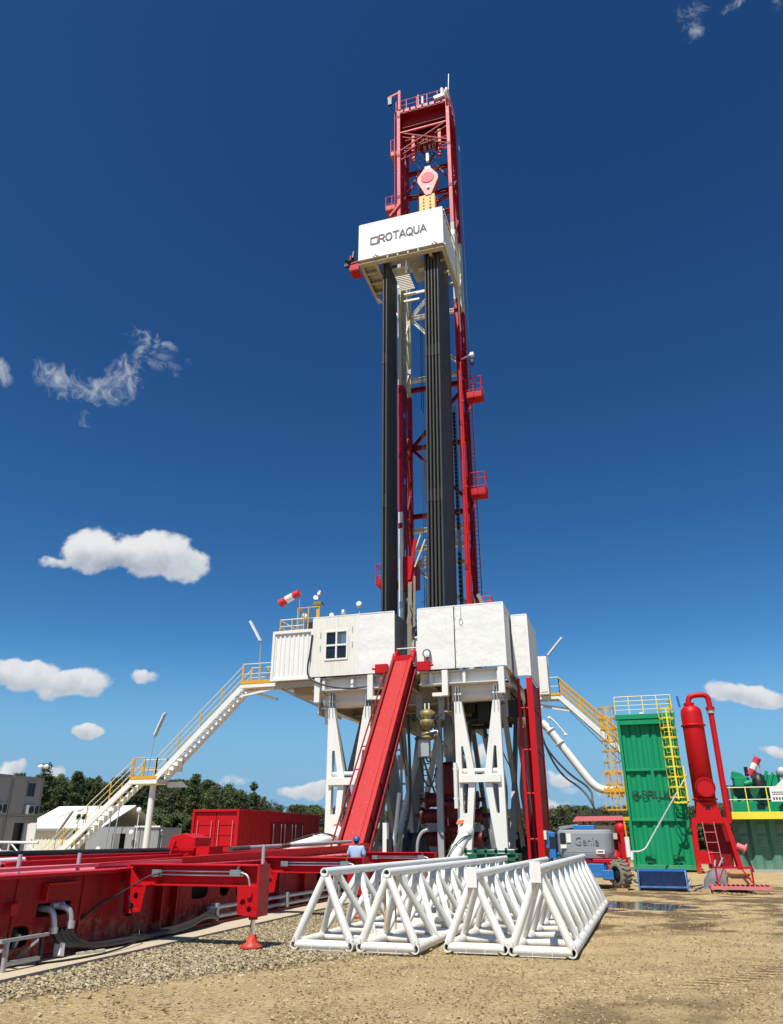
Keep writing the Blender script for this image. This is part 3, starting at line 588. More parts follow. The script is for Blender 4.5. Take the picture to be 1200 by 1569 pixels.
# sloping corner plates
for s,x in ((1,-15.3),(-1,-5.3)):
    MB().plate([(0,0),(.9,0),(.9,.35),(.3,1.0),(0,1.0)],[],(x-(.45 if s<0 else -.0)-(0 if s<0 else 0),36.9,7.55),(0,1,0),(0,0,1),.06).build('gusset','white',sub)
def leg(xo,xt,xm,xb,y,mat='white',ztop=7.75,zmid=4.2,zb=.35,th=.34,slots=True):
    """tapered leg: straight outer edge at xo, inner edge xt (top) - xm (middle) - xb (foot)"""
    sg=1 if xm>xo else -1
    out=[(xo,ztop),(xt,ztop),(xm,zmid+.25),(xm,zmid-.25),(xb,zb),(xo,zb)]
    w=.27
    def inner(z): return xt+(xm-xt)*(ztop-z)/(ztop-zmid) if z>zmid else xm+(xb-xm)*(zmid-z)/(zmid-zb)
    holes=[]
    if slots:
        z1,z2=zmid+.22,zmid+1.45; z3,z4=zmid-.22,zmid-1.5
        holes=[[(xo+sg*w,z1),(inner(z1)-sg*.29,z1),(inner(z2)-sg*.27,z2),(xo+sg*w,z2)],[(xo+sg*w,z3),(inner(z3)-sg*.29,z3),(inner(z4)-sg*.27,z4),(xo+sg*w,z4)]]
    l=MB().plate(out,holes,(0,y,0),(1,0,0),(0,0,1),th).build('leg',mat,sub,.012)
    # pin lugs on the head, bolts
    xc=(xo+xt)/2
    mb=MB(); mb.beam((xc-.1,y,ztop-.5),(xc-.05,y,ztop+.75),.03,th+.1,up=(0,1,0)); mb.beam((xc+.1,y,ztop-.5),(xc+.05,y,ztop+.75),.03,th+.1,up=(0,1,0)); mb.tube((xc-.17,y,ztop+.35),(xc+.17,y,ztop+.35),.08,10); mb.build('pin_lug','galv',l)
    MB().box(xo-.16 if sg>0 else xb-.16,xb+.16 if sg>0 else xo+.16,y-.35,y+.35,.1,.36).build('foot_plate','white',l)
    return l
leg(-14.42,-14.12,-13.5,-13.85,36.3); leg(-12.15,-12.5,-13.05,-12.5,36.3)
leg(-7.85,-7.5,-6.98,-7.35,36.3); leg(-5.62,-5.95,-6.5,-6.0,36.3)
for a,b2 in ((-14.3,-12.25),(-7.72,-5.75)):
    mb=MB(); mb.box(a,b2,36.0,36.12,4.02,4.36); mb.tube((a,36.32,4.55),(b2,36.32,4.55),.11,10); mb.build('crossbar','white',sub,.01)
mb=MB(); mb.tube((-7.86,35.98,2.9),(-7.86,35.98,4.9),.1,10); mb.box(-7.98,-7.74,35.96,36.1,4.6,4.66); mb.box(-7.98,-7.74,35.96,36.1,3.3,3.36); mb.build('cylinder_sleeve','white',sub)
# rear legs, greyed to hold the shade under the rig floor
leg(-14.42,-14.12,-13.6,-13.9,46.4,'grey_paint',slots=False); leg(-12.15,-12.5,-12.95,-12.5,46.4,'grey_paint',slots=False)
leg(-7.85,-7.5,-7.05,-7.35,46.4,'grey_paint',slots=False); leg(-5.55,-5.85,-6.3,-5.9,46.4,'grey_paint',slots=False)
for x in (-14.5,-12.3,-8.1,-5.6):     # side bracing between front and rear legs, its shade put into the grey
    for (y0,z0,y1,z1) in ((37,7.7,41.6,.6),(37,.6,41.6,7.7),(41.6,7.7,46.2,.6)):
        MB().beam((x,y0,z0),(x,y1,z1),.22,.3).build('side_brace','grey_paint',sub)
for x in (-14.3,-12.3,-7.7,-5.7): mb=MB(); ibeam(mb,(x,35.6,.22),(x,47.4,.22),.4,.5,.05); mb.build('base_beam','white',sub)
MB().beam((-9.15,38.2,.1),(-9.15,38.2,7.5),.3,.3,up=(0,1,0)).build('centre_post','galv',sub)
MB().beam((-8.1,44,8.6),(-6.1,40.2,1.2),.25,.3).build('side_brace','white',sub)
for x0,x1 in ((-12.6,-11.2),(-11.3,-12.4),(-10.4,-11.2)):
    MB().beam((x0,43.6,7.6),(x1,40.6,.4),.22,.24).build('side_brace','white',sub)
# hanging brackets below the girder
for x in (-9.9,-8.75,-8.05,-5.55,-14.9): MB().plate([(-.16,0),(.16,0),(.16,1.25),(-.16,1.25)],[arc(0,.25,.05,.05,0,330,8),arc(0,1.0,.05,.05,0,330,8)],(x,37.25,7.1),(1,0,0),(0,0,1),.05).build('hanger_plate','galv' if x>-14 else 'white',sub)
# clutter pipes under the rig floor
uf=MB()
for i in range(9):
    x=random.uniform(-8,-5.6); y=random.uniform(38,44); uf.box(x,x+random.uniform(.3,.9),y,y+.5,random.uniform(7.1,7.7),random.uniform(8.0,8.4))
uf.tube((-8,39,7.3),(-5.6,39,7.3),.12).tube((-8.0,40,7.0),(-5.7,40.5,7.1),.1).tube((-7,39.5,6.4),(-7,39.5,7.6),.06).tube((-7,39.5,6.6),(-6.3,39.5,6.3),.05)
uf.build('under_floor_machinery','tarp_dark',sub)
mb=MB(); mb.path([(-8.2,38.4,7.5),(-8.0,38.3,5.6),(-7.6,38,5.2),(-7.4,38,6.8)],.035).path([(-6.3,38,7.2),(-5.9,38,5.5),(-5.6,38.4,4.8)],.03); mb.build('cable','rubber',sub)
for i,(x,y,w,h,mt,lb_) in enumerate(((-13.6,40.5,1.0,1.3,'grey_sheet','grey cabinet between the left front and rear rig legs'),(-12.6,41.5,.7,1.0,'blue_dark','dark blue drum unit behind the left front legs'),(-7.1,43.5,1.3,1.6,'tarp_dark','dark engine block behind the right front legs'),(-11.3,44.5,1.2,1.2,'white','white tool box behind the slide foot'),(-9.9,47.5,1.1,1.5,'galv','grey pump unit far behind the blowout preventer'))):
    t=thing('site_equipment',(x,y,0),lb_,'equipment'); MB().box(x,x+w,y,y+.9,.1,h).build('housing',mt,t,.03); MB().box(x-.05,x+w+.05,y-.05,y+.95,.0,.1).build('skid_base','red_dark',t)
    MB().box(x+.1,x+w*.45,y-.03,y,.3,h*.8).build('door','grey_paint',t); mb=MB(); mb.tube((x+w*.7,y+.3,h),(x+w*.7,y+.3,h+.35),.06,10).path([(x+w*.3,y+.2,h),(x+w*.3,y+.1,h+.3),(x+w*.9,y,h+.2),(x+w+.2,y-.2,.05)],.03); mb.build('hose','rubber',t)
# ---- red braced support tower at the right rear corner
tw=thing('support_tower',(-4.5,40,0),'red braced steel tower under the narrow white box at the right of the rig floor','tower')
for x,y in ((-4.92,38.15),(-4.36,38.15),(-4.92,41.2),(-4.36,41.2)):
    MB().box(x-(.07 if x<-4.6 else .15),x+(.07 if x<-4.6 else .15),y-.14,y+.14,0,9.1).build('column','red',tw,.01)
for z in (1.6,3.6,5.6,7.6):
    MB().tube((-4.95,38.1,z),(-4.35,38.1,z),.05).build('crossbar','red',tw)
    MB().beam((-4.22,38.2,z),(-4.22,41.2,z-.0),.06,.1).build('crossbar','red_dark',tw)
MB().box(-4.34,-4.26,38.3,41.06,.2,9.0).build('side_web','red_dark',tw)  # darker red than the columns, shade of this side painted in
mb=MB(); ladder((-4.64,38.0,.3),(-4.64,38.0,7.8),.0001,(1,0,0),'red',tw,'rod',.03)
# ---- white boxes / wind walls on the rig floor
def sheet_wall(name,x0,x1,y0,y1,z0,z1,label,cat,seams=(),mat='white_dent',side=True):
    t=thing(name,((x0+x1)/2,y0,z0),label,cat)
    xs=[x0]+list(seams)+[x1]
    for a,b2 in zip(xs,xs[1:]): MB().box(a+.025,b2-.025,y0,y0+.07,z0,z1).build('front_panel',mat,t,.01)
    mb=MB()
    for a in (x0,x1): mb.box(a-.04,a+.04,y0-.012,y0+.06,z0-.02,z1+.02)
    for a in seams:
        MB().box(a-.03,a+.03,y0+.05,y0+.08,z0,z1).build('joint_strip','black',t)
        for zz in np.arange(z0+.25,z1,.55): MB().box(a+.05,a+.09,y0-.006,y0,zz,zz+.07).build('hinge','galv',t)
    mb.box(x0,x1,y0-.008,y0+.05,z1,z1+.06); mb.build('edge_frame','white',t)
    if side:
        mb=MB().corr(y0+.1,y1,x1-.04,z0,z1,.45,.04,'y'); mb.build('side_panel','white',t)
        mb=MB(); mb.box(x1-.06,x1+.03,y1-.1,y1,z0,z1); mb.box(x1-.05,x1+.02,y0+.08,y1,z1-.01,z1+.06); mb.box(x1-.05,x1+.02,y0+.08,y1,z0-.02,z0+.1); mb.build('side_frame','white',t)
    return t
wr=sheet_wall('wind_wall',-9.58,-5.17,36.0,39.4,9.36,12.52,'large dented white sheet wall to the right of the red slide','wind wall',(-7.68,))
mb=MB(); mb.tube((-7.32,35.97,11.9),(-7.32,35.97,12.5),.012); mb.path([(-7.32,35.97,11.9),(-7.22,35.97,11.75),(-7.26,35.97,11.55),(-7.38,35.97,11.55),(-7.42,35.97,11.75),(-7.32,35.97,11.9)],.012,6); mb.build('rope','galv',wr)
b2_=sheet_wall('wind_wall',-5.02,-4.26,38.0,41.9,9.2,12.35,'narrow white box standing on the red support tower','wind wall')
MB().box(-5.02,-4.3,38.3,41.8,12.28,12.34).build('roof','white',b2_)
cb=thing('control_cabinet',(-4.4,45.5,9.3),'small white cabinet beside the top landing of the right-hand stairs','cabinet'); MB().box(-4.75,-4.2,46.9,47.6,9.75,12.1).build('body','white',cb,.01); MB().box(-4.68,-4.28,46.87,46.9,9.9,11.95).build('door','white',cb)
# doghouse with window
dg=thing('doghouse',(-13.1,36.0,9.36),'white cabin with a four-pane window on the left of the rig floor','cabin')
Z0,Z1=9.36,12.52
MB().plate([(-15.4,Z0),(-12.88,Z0),(-12.88,Z1),(-15.4,Z1)],[[(-14.66,10.22),(-13.44,10.22),(-13.44,11.72),(-14.66,11.72)]],(0,36.03,0),(1,0,0),(0,0,1),.07).build('front_panel','white_dirty',dg)
MB().box(-12.85,-10.86,36.0,36.07,Z0,Z1).build('front_panel','white_dent',dg,.01)
fr=MB(); 
for x in (-14.66,-14.05,-13.44): fr.box(x-.045,x+.045,35.96,36.05,10.2,11.74)
for z in (10.22,10.97,11.72): fr.box(-14.7,-13.4,35.955,36.045,z-.045,z+.045)
fr=fr.build('window_frame','white',dg)
for i,(x,z) in enumerate(((-14.6,10.28),(-13.99,10.28),(-14.6,11.03),(-13.99,11.03))): MB().box(x,x+.49,36.03,36.04,z,z+.62).build('pane','glass' if i==3 else 'window_dark',fr)
mb=MB(); mb.box(-15.36,-15.3,36.1,40,Z0,Z1).box(-12.9,-12.84,36.1,40,Z0,Z1).box(-15.36,-12.84,39.95,40,Z0,Z0+.9); mb.build('inner_wall','grey_paint',dg)
MB().box(-15.4,-12.84,36.08,40,Z1-.05,Z1).build('roof','white',dg)
mb=MB(); mb.box(-14.6,-13.9,38,38.6,9.4,10.7).box(-13.8,-13.4,37.6,38,9.4,10.9).tube((-14.2,37.4,9.4),(-14.2,37.4,11.4),.04); mb.build('control_desk','tarp_dark',dg)
mb=MB(); mb.box(-12.9,-12.83,35.98,36.0,Z0,Z1).box(-10.9,-10.84,35.98,36.06,Z0-.02,Z1+.02).box(-15.4,-10.86,35.985,36.0,Z1,Z1+.05).box(-15.43,-15.37,35.98,36.06,Z0,Z1); mb.build('edge_frame','white',dg)
for x,z in ((-14.95,11.4),(-14.95,10.7),(-13.15,11.6),(-13.15,10.8)): MB().box(x-.03,x+.03,35.975,35.995,z,z+.3).build('hinge','galv',dg)
MB().box(-10.94,-10.86,36.08,38.5,Z0,Z1).build('side_panel','grey_paint',dg)
mb=MB(); mb.path([(-15.42,35.93,11.6),(-15.5,35.93,10.6),(-15.62,35.93,9.9),(-15.55,35.93,9.3),(-14.6,35.9,8.85),(-13.3,35.9,8.62),(-12.3,35.95,8.7)],.05,8); mb.path([(-14.5,35.92,9.3),(-13.8,35.92,9.18),(-12.9,35.92,9.3)],.02,6); mb.build('cable','rubber',dg)
# corrugated white container on the left
ct=thing('container',(-16.6,36.1,9.28),'white corrugated container at the far left of the rig floor','container')
MB().corr(-17.68,-15.55,36.12,9.42,11.85,.27,.05).build('front_wall','white',ct)
mb=MB(); mb.box(-17.8,-17.66,36.05,36.2,9.28,11.98).box(-15.56,-15.44,36.05,36.2,9.28,11.98).box(-17.66,-15.56,36.05,36.2,11.82,11.98).box(-17.66,-15.56,36.05,36.2,9.28,9.42); mb.build('frame','white',ct,.01)
mb=MB(); mb.box(-17.78,-15.46,36.22,42.1,9.3,9.4).box(-17.78,-15.46,36.22,42.1,11.9,11.96).box(-17.76,-17.7,36.2,42.1,9.4,11.9).box(-15.54,-15.48,36.2,42.1,9.4,11.9).box(-17.7,-15.5,42,42.1,9.4,11.9); mb.build('shell','white',ct)
mb=MB()
for i in range(5): mb.box(-17.6,-15.5,36.5+i*1.2,36.6+i*1.2,9.12,9.3)
mb.box(-17.6,-15.2,36.3,36.4,8.95,9.27).beam((-17.4,36.6,9.0),(-15.3,37,8.0),.12,.12); mb.beam((-17.2,40,9.1),(-15.2,40,7.8),.14,.14).beam((-17.2,36.5,9.1),(-15.3,40,9.1),.1,.12).box(-16.9,-15.4,37.2,38.6,8.65,9.12); mb.build('under_frame','under',ct)
# roof rail, posts, flood lights, wind sock
rr=thing('roof_rail',(-16.8,38,11.98),'pale yellow guard rail on top of the white corrugated container','guard rail')
railing([(-17.6,39.0),(-17.6,36.5),(-16.2,36.5)],11.98,.75,parent=rr,step=.7,toe=True,mat_top='cream',r=.03); railing([(-16.9,38.4),(-16.9,37.2),(-15.6,37.2)],12.3,1.25,parent=rr,step=.6,toe=False,mat_top='yellow',r=.03)
def flood(x,y,z0,h,label,post='galv',tilt=0,r=.17):
    t=thing('flood_light',(x,y,z0),label,'flood light','flood lights on the cabin roof')
    MB().tube((x,y,z0),(x,y,z0+h),.035).build('pole',post,t)
    q=MB().lathe((x,y-.02,z0+h+.18),[(0,.12),(r*.7,.1),(r,-.02),(r*1.05,-.1)],16,axis=(tilt,1,-.1)).build('housing','galv',t)
    MB().lathe((x,y-.06,z0+h+.18),[(0,-.085),(r*.93,-.075),(r*.93,-.05)],16,axis=(tilt,1,-.1)).build('lamp_glass','lamp',q)
flood(-13.0,36.6,12.52,.55,'round white flood light on the cabin roof, rightmost of the roof lights')
flood(-14.05,37.0,12.5,.35,'dark flood light tilted back on the cabin roof above the window',tilt=.8,r=.14)
flood(-14.75,37.0,12.5,.2,'low white flood light on the roof edge above the window left pane',tilt=-.6,r=.15)
ms_=thing('light_mast',(-16.1,38.2,11.98),'yellow post with a spotlight cluster on the white container roof','light mast')
MB().box(-16.17,-16.03,38.13,38.27,11.98,14.1).build('post','yellow',ms_); MB().box(-16.35,-15.85,38.0,38.4,13.95,14.12).build('top_plate','brass',ms_)
MB().box(-16.6,-16.1,37.95,38.2,12.4,12.9).build('switch_box','black',ms_)
for s in (-1,1):
    q=MB().lathe((-16.1+.12*s,38.1,14.35+.14*(s+1)),[(0,.1),(.12,.09),(.17,-.08)],14,axis=(.6*s,1,-.3)).build('spotlight','galv',ms_); MB().lathe((-16.1+.12*s,38.05,14.35+.14*(s+1)),[(0,-.07),(.15,-.06)],14,axis=(.6*s,1,-.3)).build('lamp_glass','lamp',q)
fl2=thing('flood_light',(-16.95,38.2,11.98),'white flood light leaning over the container roof rail','flood light','flood lights on the cabin roof'); MB().tube((-16.95,38.2,11.98),(-16.95,38.2,13.1),.03).build('pole','galv',fl2); MB().lathe((-16.9,38.1,13.3),[(0,.12),(.13,.1),(.2,-.08),(0,-.08)],14,axis=(-.7,.7,-.3)).build('housing','lamp',fl2)
def windsock(name,tip,tail,r0,r1,label,pole,cols=('cloth_red','cloth_white','cloth_red')):
    t=thing(name,(pole[0],pole[1],pole[2]),label,'wind sock'); A,B=Vector(tip),Vector(tail); n=len(cols)
    MB().tube(pole,(tip[0],tip[1],tip[2]+.1),.02).build('pole','galv',t)
    for i,c in enumerate(cols):
        MB().tube(A.lerp(B,i/n),A.lerp(B,(i+1)/n),r0+(r1-r0)*i/n,14,r0+(r1-r0)*(i+1)/n,cap=(i==n-1)).build('cloth_band',c,t)
windsock('wind_sock',(-17.3,38.2,14.85),(-18.55,38.2,14.25),.2,.24,'red and white wind sock flying above the white container',(-17.25,38.2,12.0))
# ---- drilling mast
mast=thing('drilling_mast',(-9.6,41,9.4),'tall red and white lattice drilling mast rising from the rig floor','drilling mast')
XL,XR,YF,YR=-11.62,-7.62,40.0,42.3
zonesL=[(9.4,20,'white'),(20,29.2,'red'),(29.2,42.4,'white'),(42.4,55.4,'red_mast')]
zonesR=[(9.4,15.2,'white'),(15.2,33.2,'red'),(33.2,42.4,'white'),(42.4,55.4,'red_mast')]
rearL=[(9.4,15,'under'),(15,29.6,'red_rear_shade'),(29.6,42.4,'under'),(42.4,55.4,'red_rear_shade')]
rearR=[(9.4,12,'under'),(12,36.0,'red_rear_shade'),(36.0,42.4,'under'),(42.4,55.4,'red_rear_shade')]
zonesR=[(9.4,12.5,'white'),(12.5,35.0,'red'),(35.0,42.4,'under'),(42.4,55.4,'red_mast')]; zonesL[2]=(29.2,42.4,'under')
for X,zs,zr,sg in ((XL,zonesL,rearL,-1),(XR,zonesR,rearR,1)):
    for z0,z1,mt in zs: MB().box(X-.13,X+.13,YF-.13,YF+.13,z0,z1-.02).build('mast_leg',mt,mast,.012)
    for z0,z1,mt in zr:
        MB().box(X-.15,X+.15,YR-.15,YR+.15,z0,z1-.02).build('mast_leg',mt,mast)
        n=max(1,round((z1-z0)/4.5)); hh=(z1-z0)/n
        for i in range(n):
            a=z0+i*hh; xx=X+(.05 if sg<0 else -.05)
            MB().plate([(YF+.16,a+.02),(YF+1.25,a+.02),(YF+1.25,a+hh-.02),(YF+.16,a+hh-.02)],[[(YF+.55,a+hh*.42),(YF+.95,a+hh*.42),(YF+.95,a+hh*.58),(YF+.55,a+hh*.58)]],(xx,0,0),(0,1,0),(0,0,1),.05).build('side_web',mt,mast)
            for k in range(3): MB().box(xx-.06,xx+.06,YF+.2,YF+1.25,a+hh*(.15+.3*k),a+hh*(.15+.3*k)+.06).build('web_rib',mt,mast)
            MB().beam((X,YF+1.25,a+.1),(X,YR,a+hh/2),.12,.12).build('side_brace',mt,mast); MB().beam((X,YR,a+hh/2),(X,YF+1.25,a+hh-.1),.12,.12).build('side_brace',mt,mast); MB().beam((X,YF+1.2,a+.05),(X,YR,a+.05),.12,.15).build('side_brace',mt,mast)
            MB().box(X-.14,X+.14,YF-.15,YF-.13,a+hh*.8,a+hh*.87).build('pin_plate','red_dark' if 'red' in mt else 'galv',mast)
def rear(z,mt,h=.28): mb=MB(); ibeam(mb,(XL,YR,z),(XR,YR,z),h,.25,.03); mb.build('rear_beam',mt,mast)
for z,mt in ((13.3,'white'),(17.2,'white'),(18.4,'white'),(19.6,'white'),(20.6,'red_rear_shade'),(25.6,'red_rear_shade'),(30.2,'red_rear_shade'),(31.0,'white'),(36.4,'white'),(41.0,'white'),(43.8,'red_rear_shade'),(46.0,'red_rear_shade'),(48.2,'red_rear_shade'),(50.8,'red_rear_shade')): rear(z,mt)
for za,zb,mt in ((17.2,19.4,'white'),(17.2,14.2,'white'),(25.6,29.8,'red_rear_shade'),(25.6,21.2,'red_rear_shade'),(36.4,40.8,'white'),(36.4,31.4,'white'),(46,48,'red_rear_shade'),(46,43.9,'red_rear_shade')):
    mb=MB(); ibeam(mb,(XL+.1,YR,za),(XR-.1,YR,zb),.2,.2,.025); mb.build('rear_diagonal',mt,mast)
for z in (52.9,): 
    mb=MB(); mb.beam((XL,YF,z),(XR,YF,z),.12,.12); mb.build('front_beam','red_mast',mast)
for a,b2 in (((XL,50.9),(XR,53.0)),((XL,53.0),(XR,50.9))): 
    mb=MB(); mb.beam((a[0],YF+.02*(a[1]>52),a[1]),(b2[0],YF+.02*(a[1]>52),b2[1]),.08,.1); mb.beam((a[0],YF+.4,a[1]),(b2[0],YF+.4,b2[1]),.08,.08); mb.build('front_diagonal','red_rear_shade',mast)
for x in (XL+.95,XR-.9): MB().box(x-.12,x+.12,YF+.8,YF+1.1,50.5,53.3).build('crown_hanger','red_mast',mast)
for s,X in ((1,XL),(-1,XR)): mb=MB(); mb.beam((X+.1*s,YF,50.0),(X+.9*s,YF+.8,51.2),.1,.1); mb.build('knee_brace','red_mast',mast)
for k in range(3):
    z=51.2+k*.9; MB().beam((XL+.2,YF+.9,z),(XR-.2,YF+.9,z+.35),.05,.07).build('inner_brace','red_rear_shade',mast)
for (x0,z0,x1,z1) in ((XL+.95,53.6,-9.6,51.4),(XR-.9,53.6,-9.6,51.4),(XL+.2,48.4,-10.4,50.7),(XR-.2,48.4,-9.0,50.7)): MB().beam((x0,YR-.3,z0),(x1,YR-.3,z1),.1,.12).build('inner_brace','red_rear_shade',mast)
MB().box(XL+.2,XR-.2,YF+1.0,YR-.1,53.3,53.42).build('crown_floor','red_rear_shade',mast)
# crown
cr=MB(); cr.box(XL+.15,XR-.15,YF+.5,YF+.62,54.1,54.94).box(XL-.1,XR+.1,YF-.1,YR+.2,54.95,55.05); cr.box(XL-.05,XR+.05,YR+.05,YR+.2,53.4,55.35).box(XL-.1,XL+.05,YF+.1,YR+.05,53.8,55.3).box(XR-.05,XR+.1,YF+.1,YR+.05,53.8,55.3); cr=cr.build('crown_frame','red_dark',mast)
mb=MB()
for i in range(8): x=XL+.2+i*(XR-XL-.4)/7; mb.box(x-.18,x+.18,YF-.14,YF-.1,55.05,55.38)
mb.build('toe_plate','red_mast',cr)
mb=MB()
for y in (YF+.5,YF+1,YF+1.5): mb.beam((XL,y,54.2),(XR,y,54.2),.15,.5)
mb.build('crown_beam','red_dark',cr)
for i in range(4): MB().tube((-10.35+i*.45,YF+1.15,55.3),(-10.27+i*.45,YF+1.15,55.3),.55,24).build('sheave','galv',cr)
railing([(XL-.2,YR),(XL-.2,YF-.05),(XR+.1,YF-.05),(XR+.1,YR)],55.35,1.15,parent=cr,mat_top='red_faded',mat_post='red_faded',step=.85,toe=False,r=.03)
fs=MB(); fs.tube((XR+.02,YF-.1,55.75),(XR+.14,YF-.1,55.75),.5,26).tube((XR-.1,YF-.35,55.45),(XR+.0,YF-.35,55.45),.34,20); fs.build('line_sheave','white',cr)
mb=MB(); mb.beam((XR-1.0,YF-.2,55.55),(XR+.1,YF-.2,55.7),.2,.28).tube((XR-.35,YF-.2,55.6),(XR-.35,YF-.2,56.4),.13); mb.build('sheave_arm','white',cr)
mb=MB(); mb.beam((XL+.1,YF-.1,55.4),(XL+.1,YF-.1,57.6),.2,.2,up=(0,1,0)).beam((XL+.2,YF-.1,57.5),(XL-.75,YF-.1,57.2),.15,.15); mb.build('jib_arm','red_faded',cr)
mb=MB(); mb.tube((XL-.72,YF-.16,57.1),(XL-.72,YF-.04,57.1),.2).box(XL-.85,XL-.55,YF-.2,YF,56.3,57.0); mb.build('jib_winch','black',cr)
MB().tube((XR+.12,YF+.1,56.4),(XR+.2,YF+.1,58.3),.05,8).build('lightning_rod','galv',cr)
MB().tube((-9.6,YF-.1,55.4),(-9.6,YF-.1,56.2),.1).build('beacon','white',cr); MB().box(-10.0,-9.9,YF-.13,YF,55.4,56.6).build('rail_post','red_faded',cr)
def basket(x0,x1,y0,y1,z,mat='red',h=1.15,name='service_basket'):
    q=MB().box(x0,x1,y0,y1,z,z+.07).build(name,mat,mast)
    mb=MB()
    for zz in (.55,h): 
        for a,b2 in (((x0,y0),(x1,y0)),((x1,y0),(x1,y1)),((x0,y1),(x1,y1)),((x0,y0),(x0,y1))): mb.tube((*a,z+zz),(*b2,z+zz),.03,6)
    for x in np.linspace(x0,x1,3):
        for y in (y0,y1): mb.tube((x,y,z),(x,y,z+h),.03,6)
    mb.build('guard',mat,q); mb=MB(); mb.box(x0,x1,y0-.01,y0+.01,z+.07,z+.42).box(x1-.01,x1+.01,y0,y1,z+.07,z+.42); mb.beam((x0 if x1>-9 else x1,y0+.3,z-.9),((x0+x1)/2,y0+.3,z),.08,.08); mb.build('kick_plate',mat,q)
basket(-7.35,-6.3,40.5,41.3,27.75,h=1.5); basket(-7.35,-6.4,40.5,41.3,20.8,h=1.5); basket(-7.45,-6.5,40.6,41.6,13.2,'red_mast')
basket(-12.75,-11.78,40.2,41.4,45.3,'red_mast',1.3); basket(-13.15,-12.1,39.9,41.2,15.4,'red',1.3); basket(-12.35,-11.78,40.2,41.4,50.9,'red_faded',1.7)
q=MB().box(-11.4,-10.75,39.6,41.0,15.2,15.3).build('service_basket','red',mast); mb=MB().box(-11.4,-10.75,39.58,39.62,15.3,16.9).box(-10.78,-10.72,39.62,41,15.3,16.6); mb.beam((-11.0,39.5,15.4),(-10.6,39.5,17.9),.2,.1); mb.build('kick_plate','red',q)
mb=MB(); mb.beam((-10.7,39.6,16.2),(-10.1,39.9,18.0),.08,.08).beam((-10.7,39.5,17.0),(-10.3,39.6,18.2),.06,.06); mb.build('hand_bracket','cream',q)
mb=MB(); mb.beam((-12.3,39.9,44.2),(-11.5,39.9,45.2),.3,.12); mb.build('basket_strut','red_mast',mast)
ladder((-7.32,41.7,10.5),(-7.32,41.7,33),.32,(1,.4,0),'red_dark',mast); ladder((-11.95,40.1,42.8),(-11.95,40.1,55.2),.35,(0,1,0),'red_mast',mast)
ladder((-11.87,40.3,20),(-11.87,40.3,34),.25,(1,.2,0),'ink',mast)
mb=MB(); mb.beam((-7.5,40.2,30.6),(-6.75,40.0,30.7),.07,.09).box(-6.85,-6.6,39.95,40.2,30.62,30.85); q=mb.build('light_arm','white',mast); MB().sphere((-6.72,40.05,30.1),.17,10,(.8,.8,1.6)).build('lamp','ink',q)
mb=MB(); mb.tube((-7.45,39.72,10.5),(-7.45,39.72,33),.07,8); 
for z in range(12,33,3): mb.box(-7.55,-7.35,39.68,39.9,z,z+.12)
mb.build('riser_pipe','red',mast)
mb=MB(); mb.tube((-7.3,42.7,9.5),(-7.32,42.7,54),.022,6); mb.build('guy_line','galv',mast)
# chain rack seen between pipes and the right leg
mb=MB(); mb.box(-8.15,-7.95,40.0,40.12,9.5,27)
mb.build('cable_tray','grey_paint',mast); mb=MB()
for i in range(52):
    z=12+i*.28
    if 17<z<18.2: continue
    mb.box(-8.14,-7.98,39.86,40,z,z+.16)
build_each(mb,'chain_link','black',mast)
# raising struts between the wind walls
mb=MB(); mb.beam((-10.95,39.5,15.2),(-10.5,37.6,10.3),.22,.26).beam((-11.1,39.3,14.2),(-10.1,37.8,12.4),.1,.12).beam((-10.7,39.6,15.6),(-10.2,37.5,12.0),.12,.12); mb.build('raising_strut','strut',mast)
mb=MB(); mb.beam((-11.3,40.2,15),(-10.9,38.4,9.5),.3,.3).beam((-10.2,40.8,14),(-10.9,40.0,12),.12,.12); mb.build('raising_strut','strut',mast)
mb=MB(); mb.beam((-7.2,40.6,14.5),(-6.3,40.6,12.4),.2,.2).beam((-7.6,40,15),(-7.1,40.4,12.2),.2,.15); mb.build('raising_strut','grey_paint',mast)
# lines running down inside the mast
rp=MB()
for i,(x,y) in enumerate(((-10.35,41),(-10.25,41.1),(-9.15,41),(-9.05,41.1),(-9.75,41.3),(-9.5,41.3),(-8.9,40.9))): rp.tube((x,y,55),(x+(-.15 if x<-9.6 else .15),y,10+i*.3),.022,5)
rp.tube((-9.9,41,55),(-9.75,41,49),.03,5).tube((-9.3,41,55),(-9.4,41,49),.03,5)
rp.path([(-10.3,41,24),(-10.1,41,20),(-10.3,40.8,16.5),(-10.0,40.6,14.8),(-10.5,40.3,14.2)],.035,6)
rp.build('drilling_line','ink',mast)
# ---- travelling block and top drive
tb=thing('travelling_block',(-9.55,41,46.4),'pink-red diamond-shaped travelling block hanging in the mast','travelling block')
pl=[(-.18,-1.5),(.25,-1.5),(.84,.05),(.80,.45),(.42,1.05),(.3,1.25),(-.3,1.25),(-.42,1.05),(-.80,.45),(-.84,.05)]
MB().prism(pl,(-9.5,40.75,47.7),(1,0,0),(0,0,1),.5).build('side_plate','block',tb,.03)
MB().tube((-9.5,40.46,48.0),(-9.5,40.5,48.0),.52,24).build('sheave_cover','red_mast',tb); MB().tube((-9.47,40.4,46.95),(-9.47,40.5,46.95),.11,12).build('pin_cap','lamp',tb)
mb=MB(); mb.box(-9.75,-9.3,40.7,40.9,48.8,49.4).box(-9.6,-9.4,40.6,40.8,49.9,50.7); mb.build('line_guide','white',tb)
td=thing('top_drive',(-9.55,40.9,42),'yellow top drive dolly below the pink travelling block','top drive')
MB().box(-10.22,-8.98,40.55,41.3,43.0,46.3).build('dolly_cover','yellow',td,.04)
mb=MB()
for z in np.linspace(43.3,45.9,9):
    for x in (-9.85,-9.35): mb.tube((x,40.54,z),(x,40.5,z),.05 if rng.random()<.7 else .09,8)
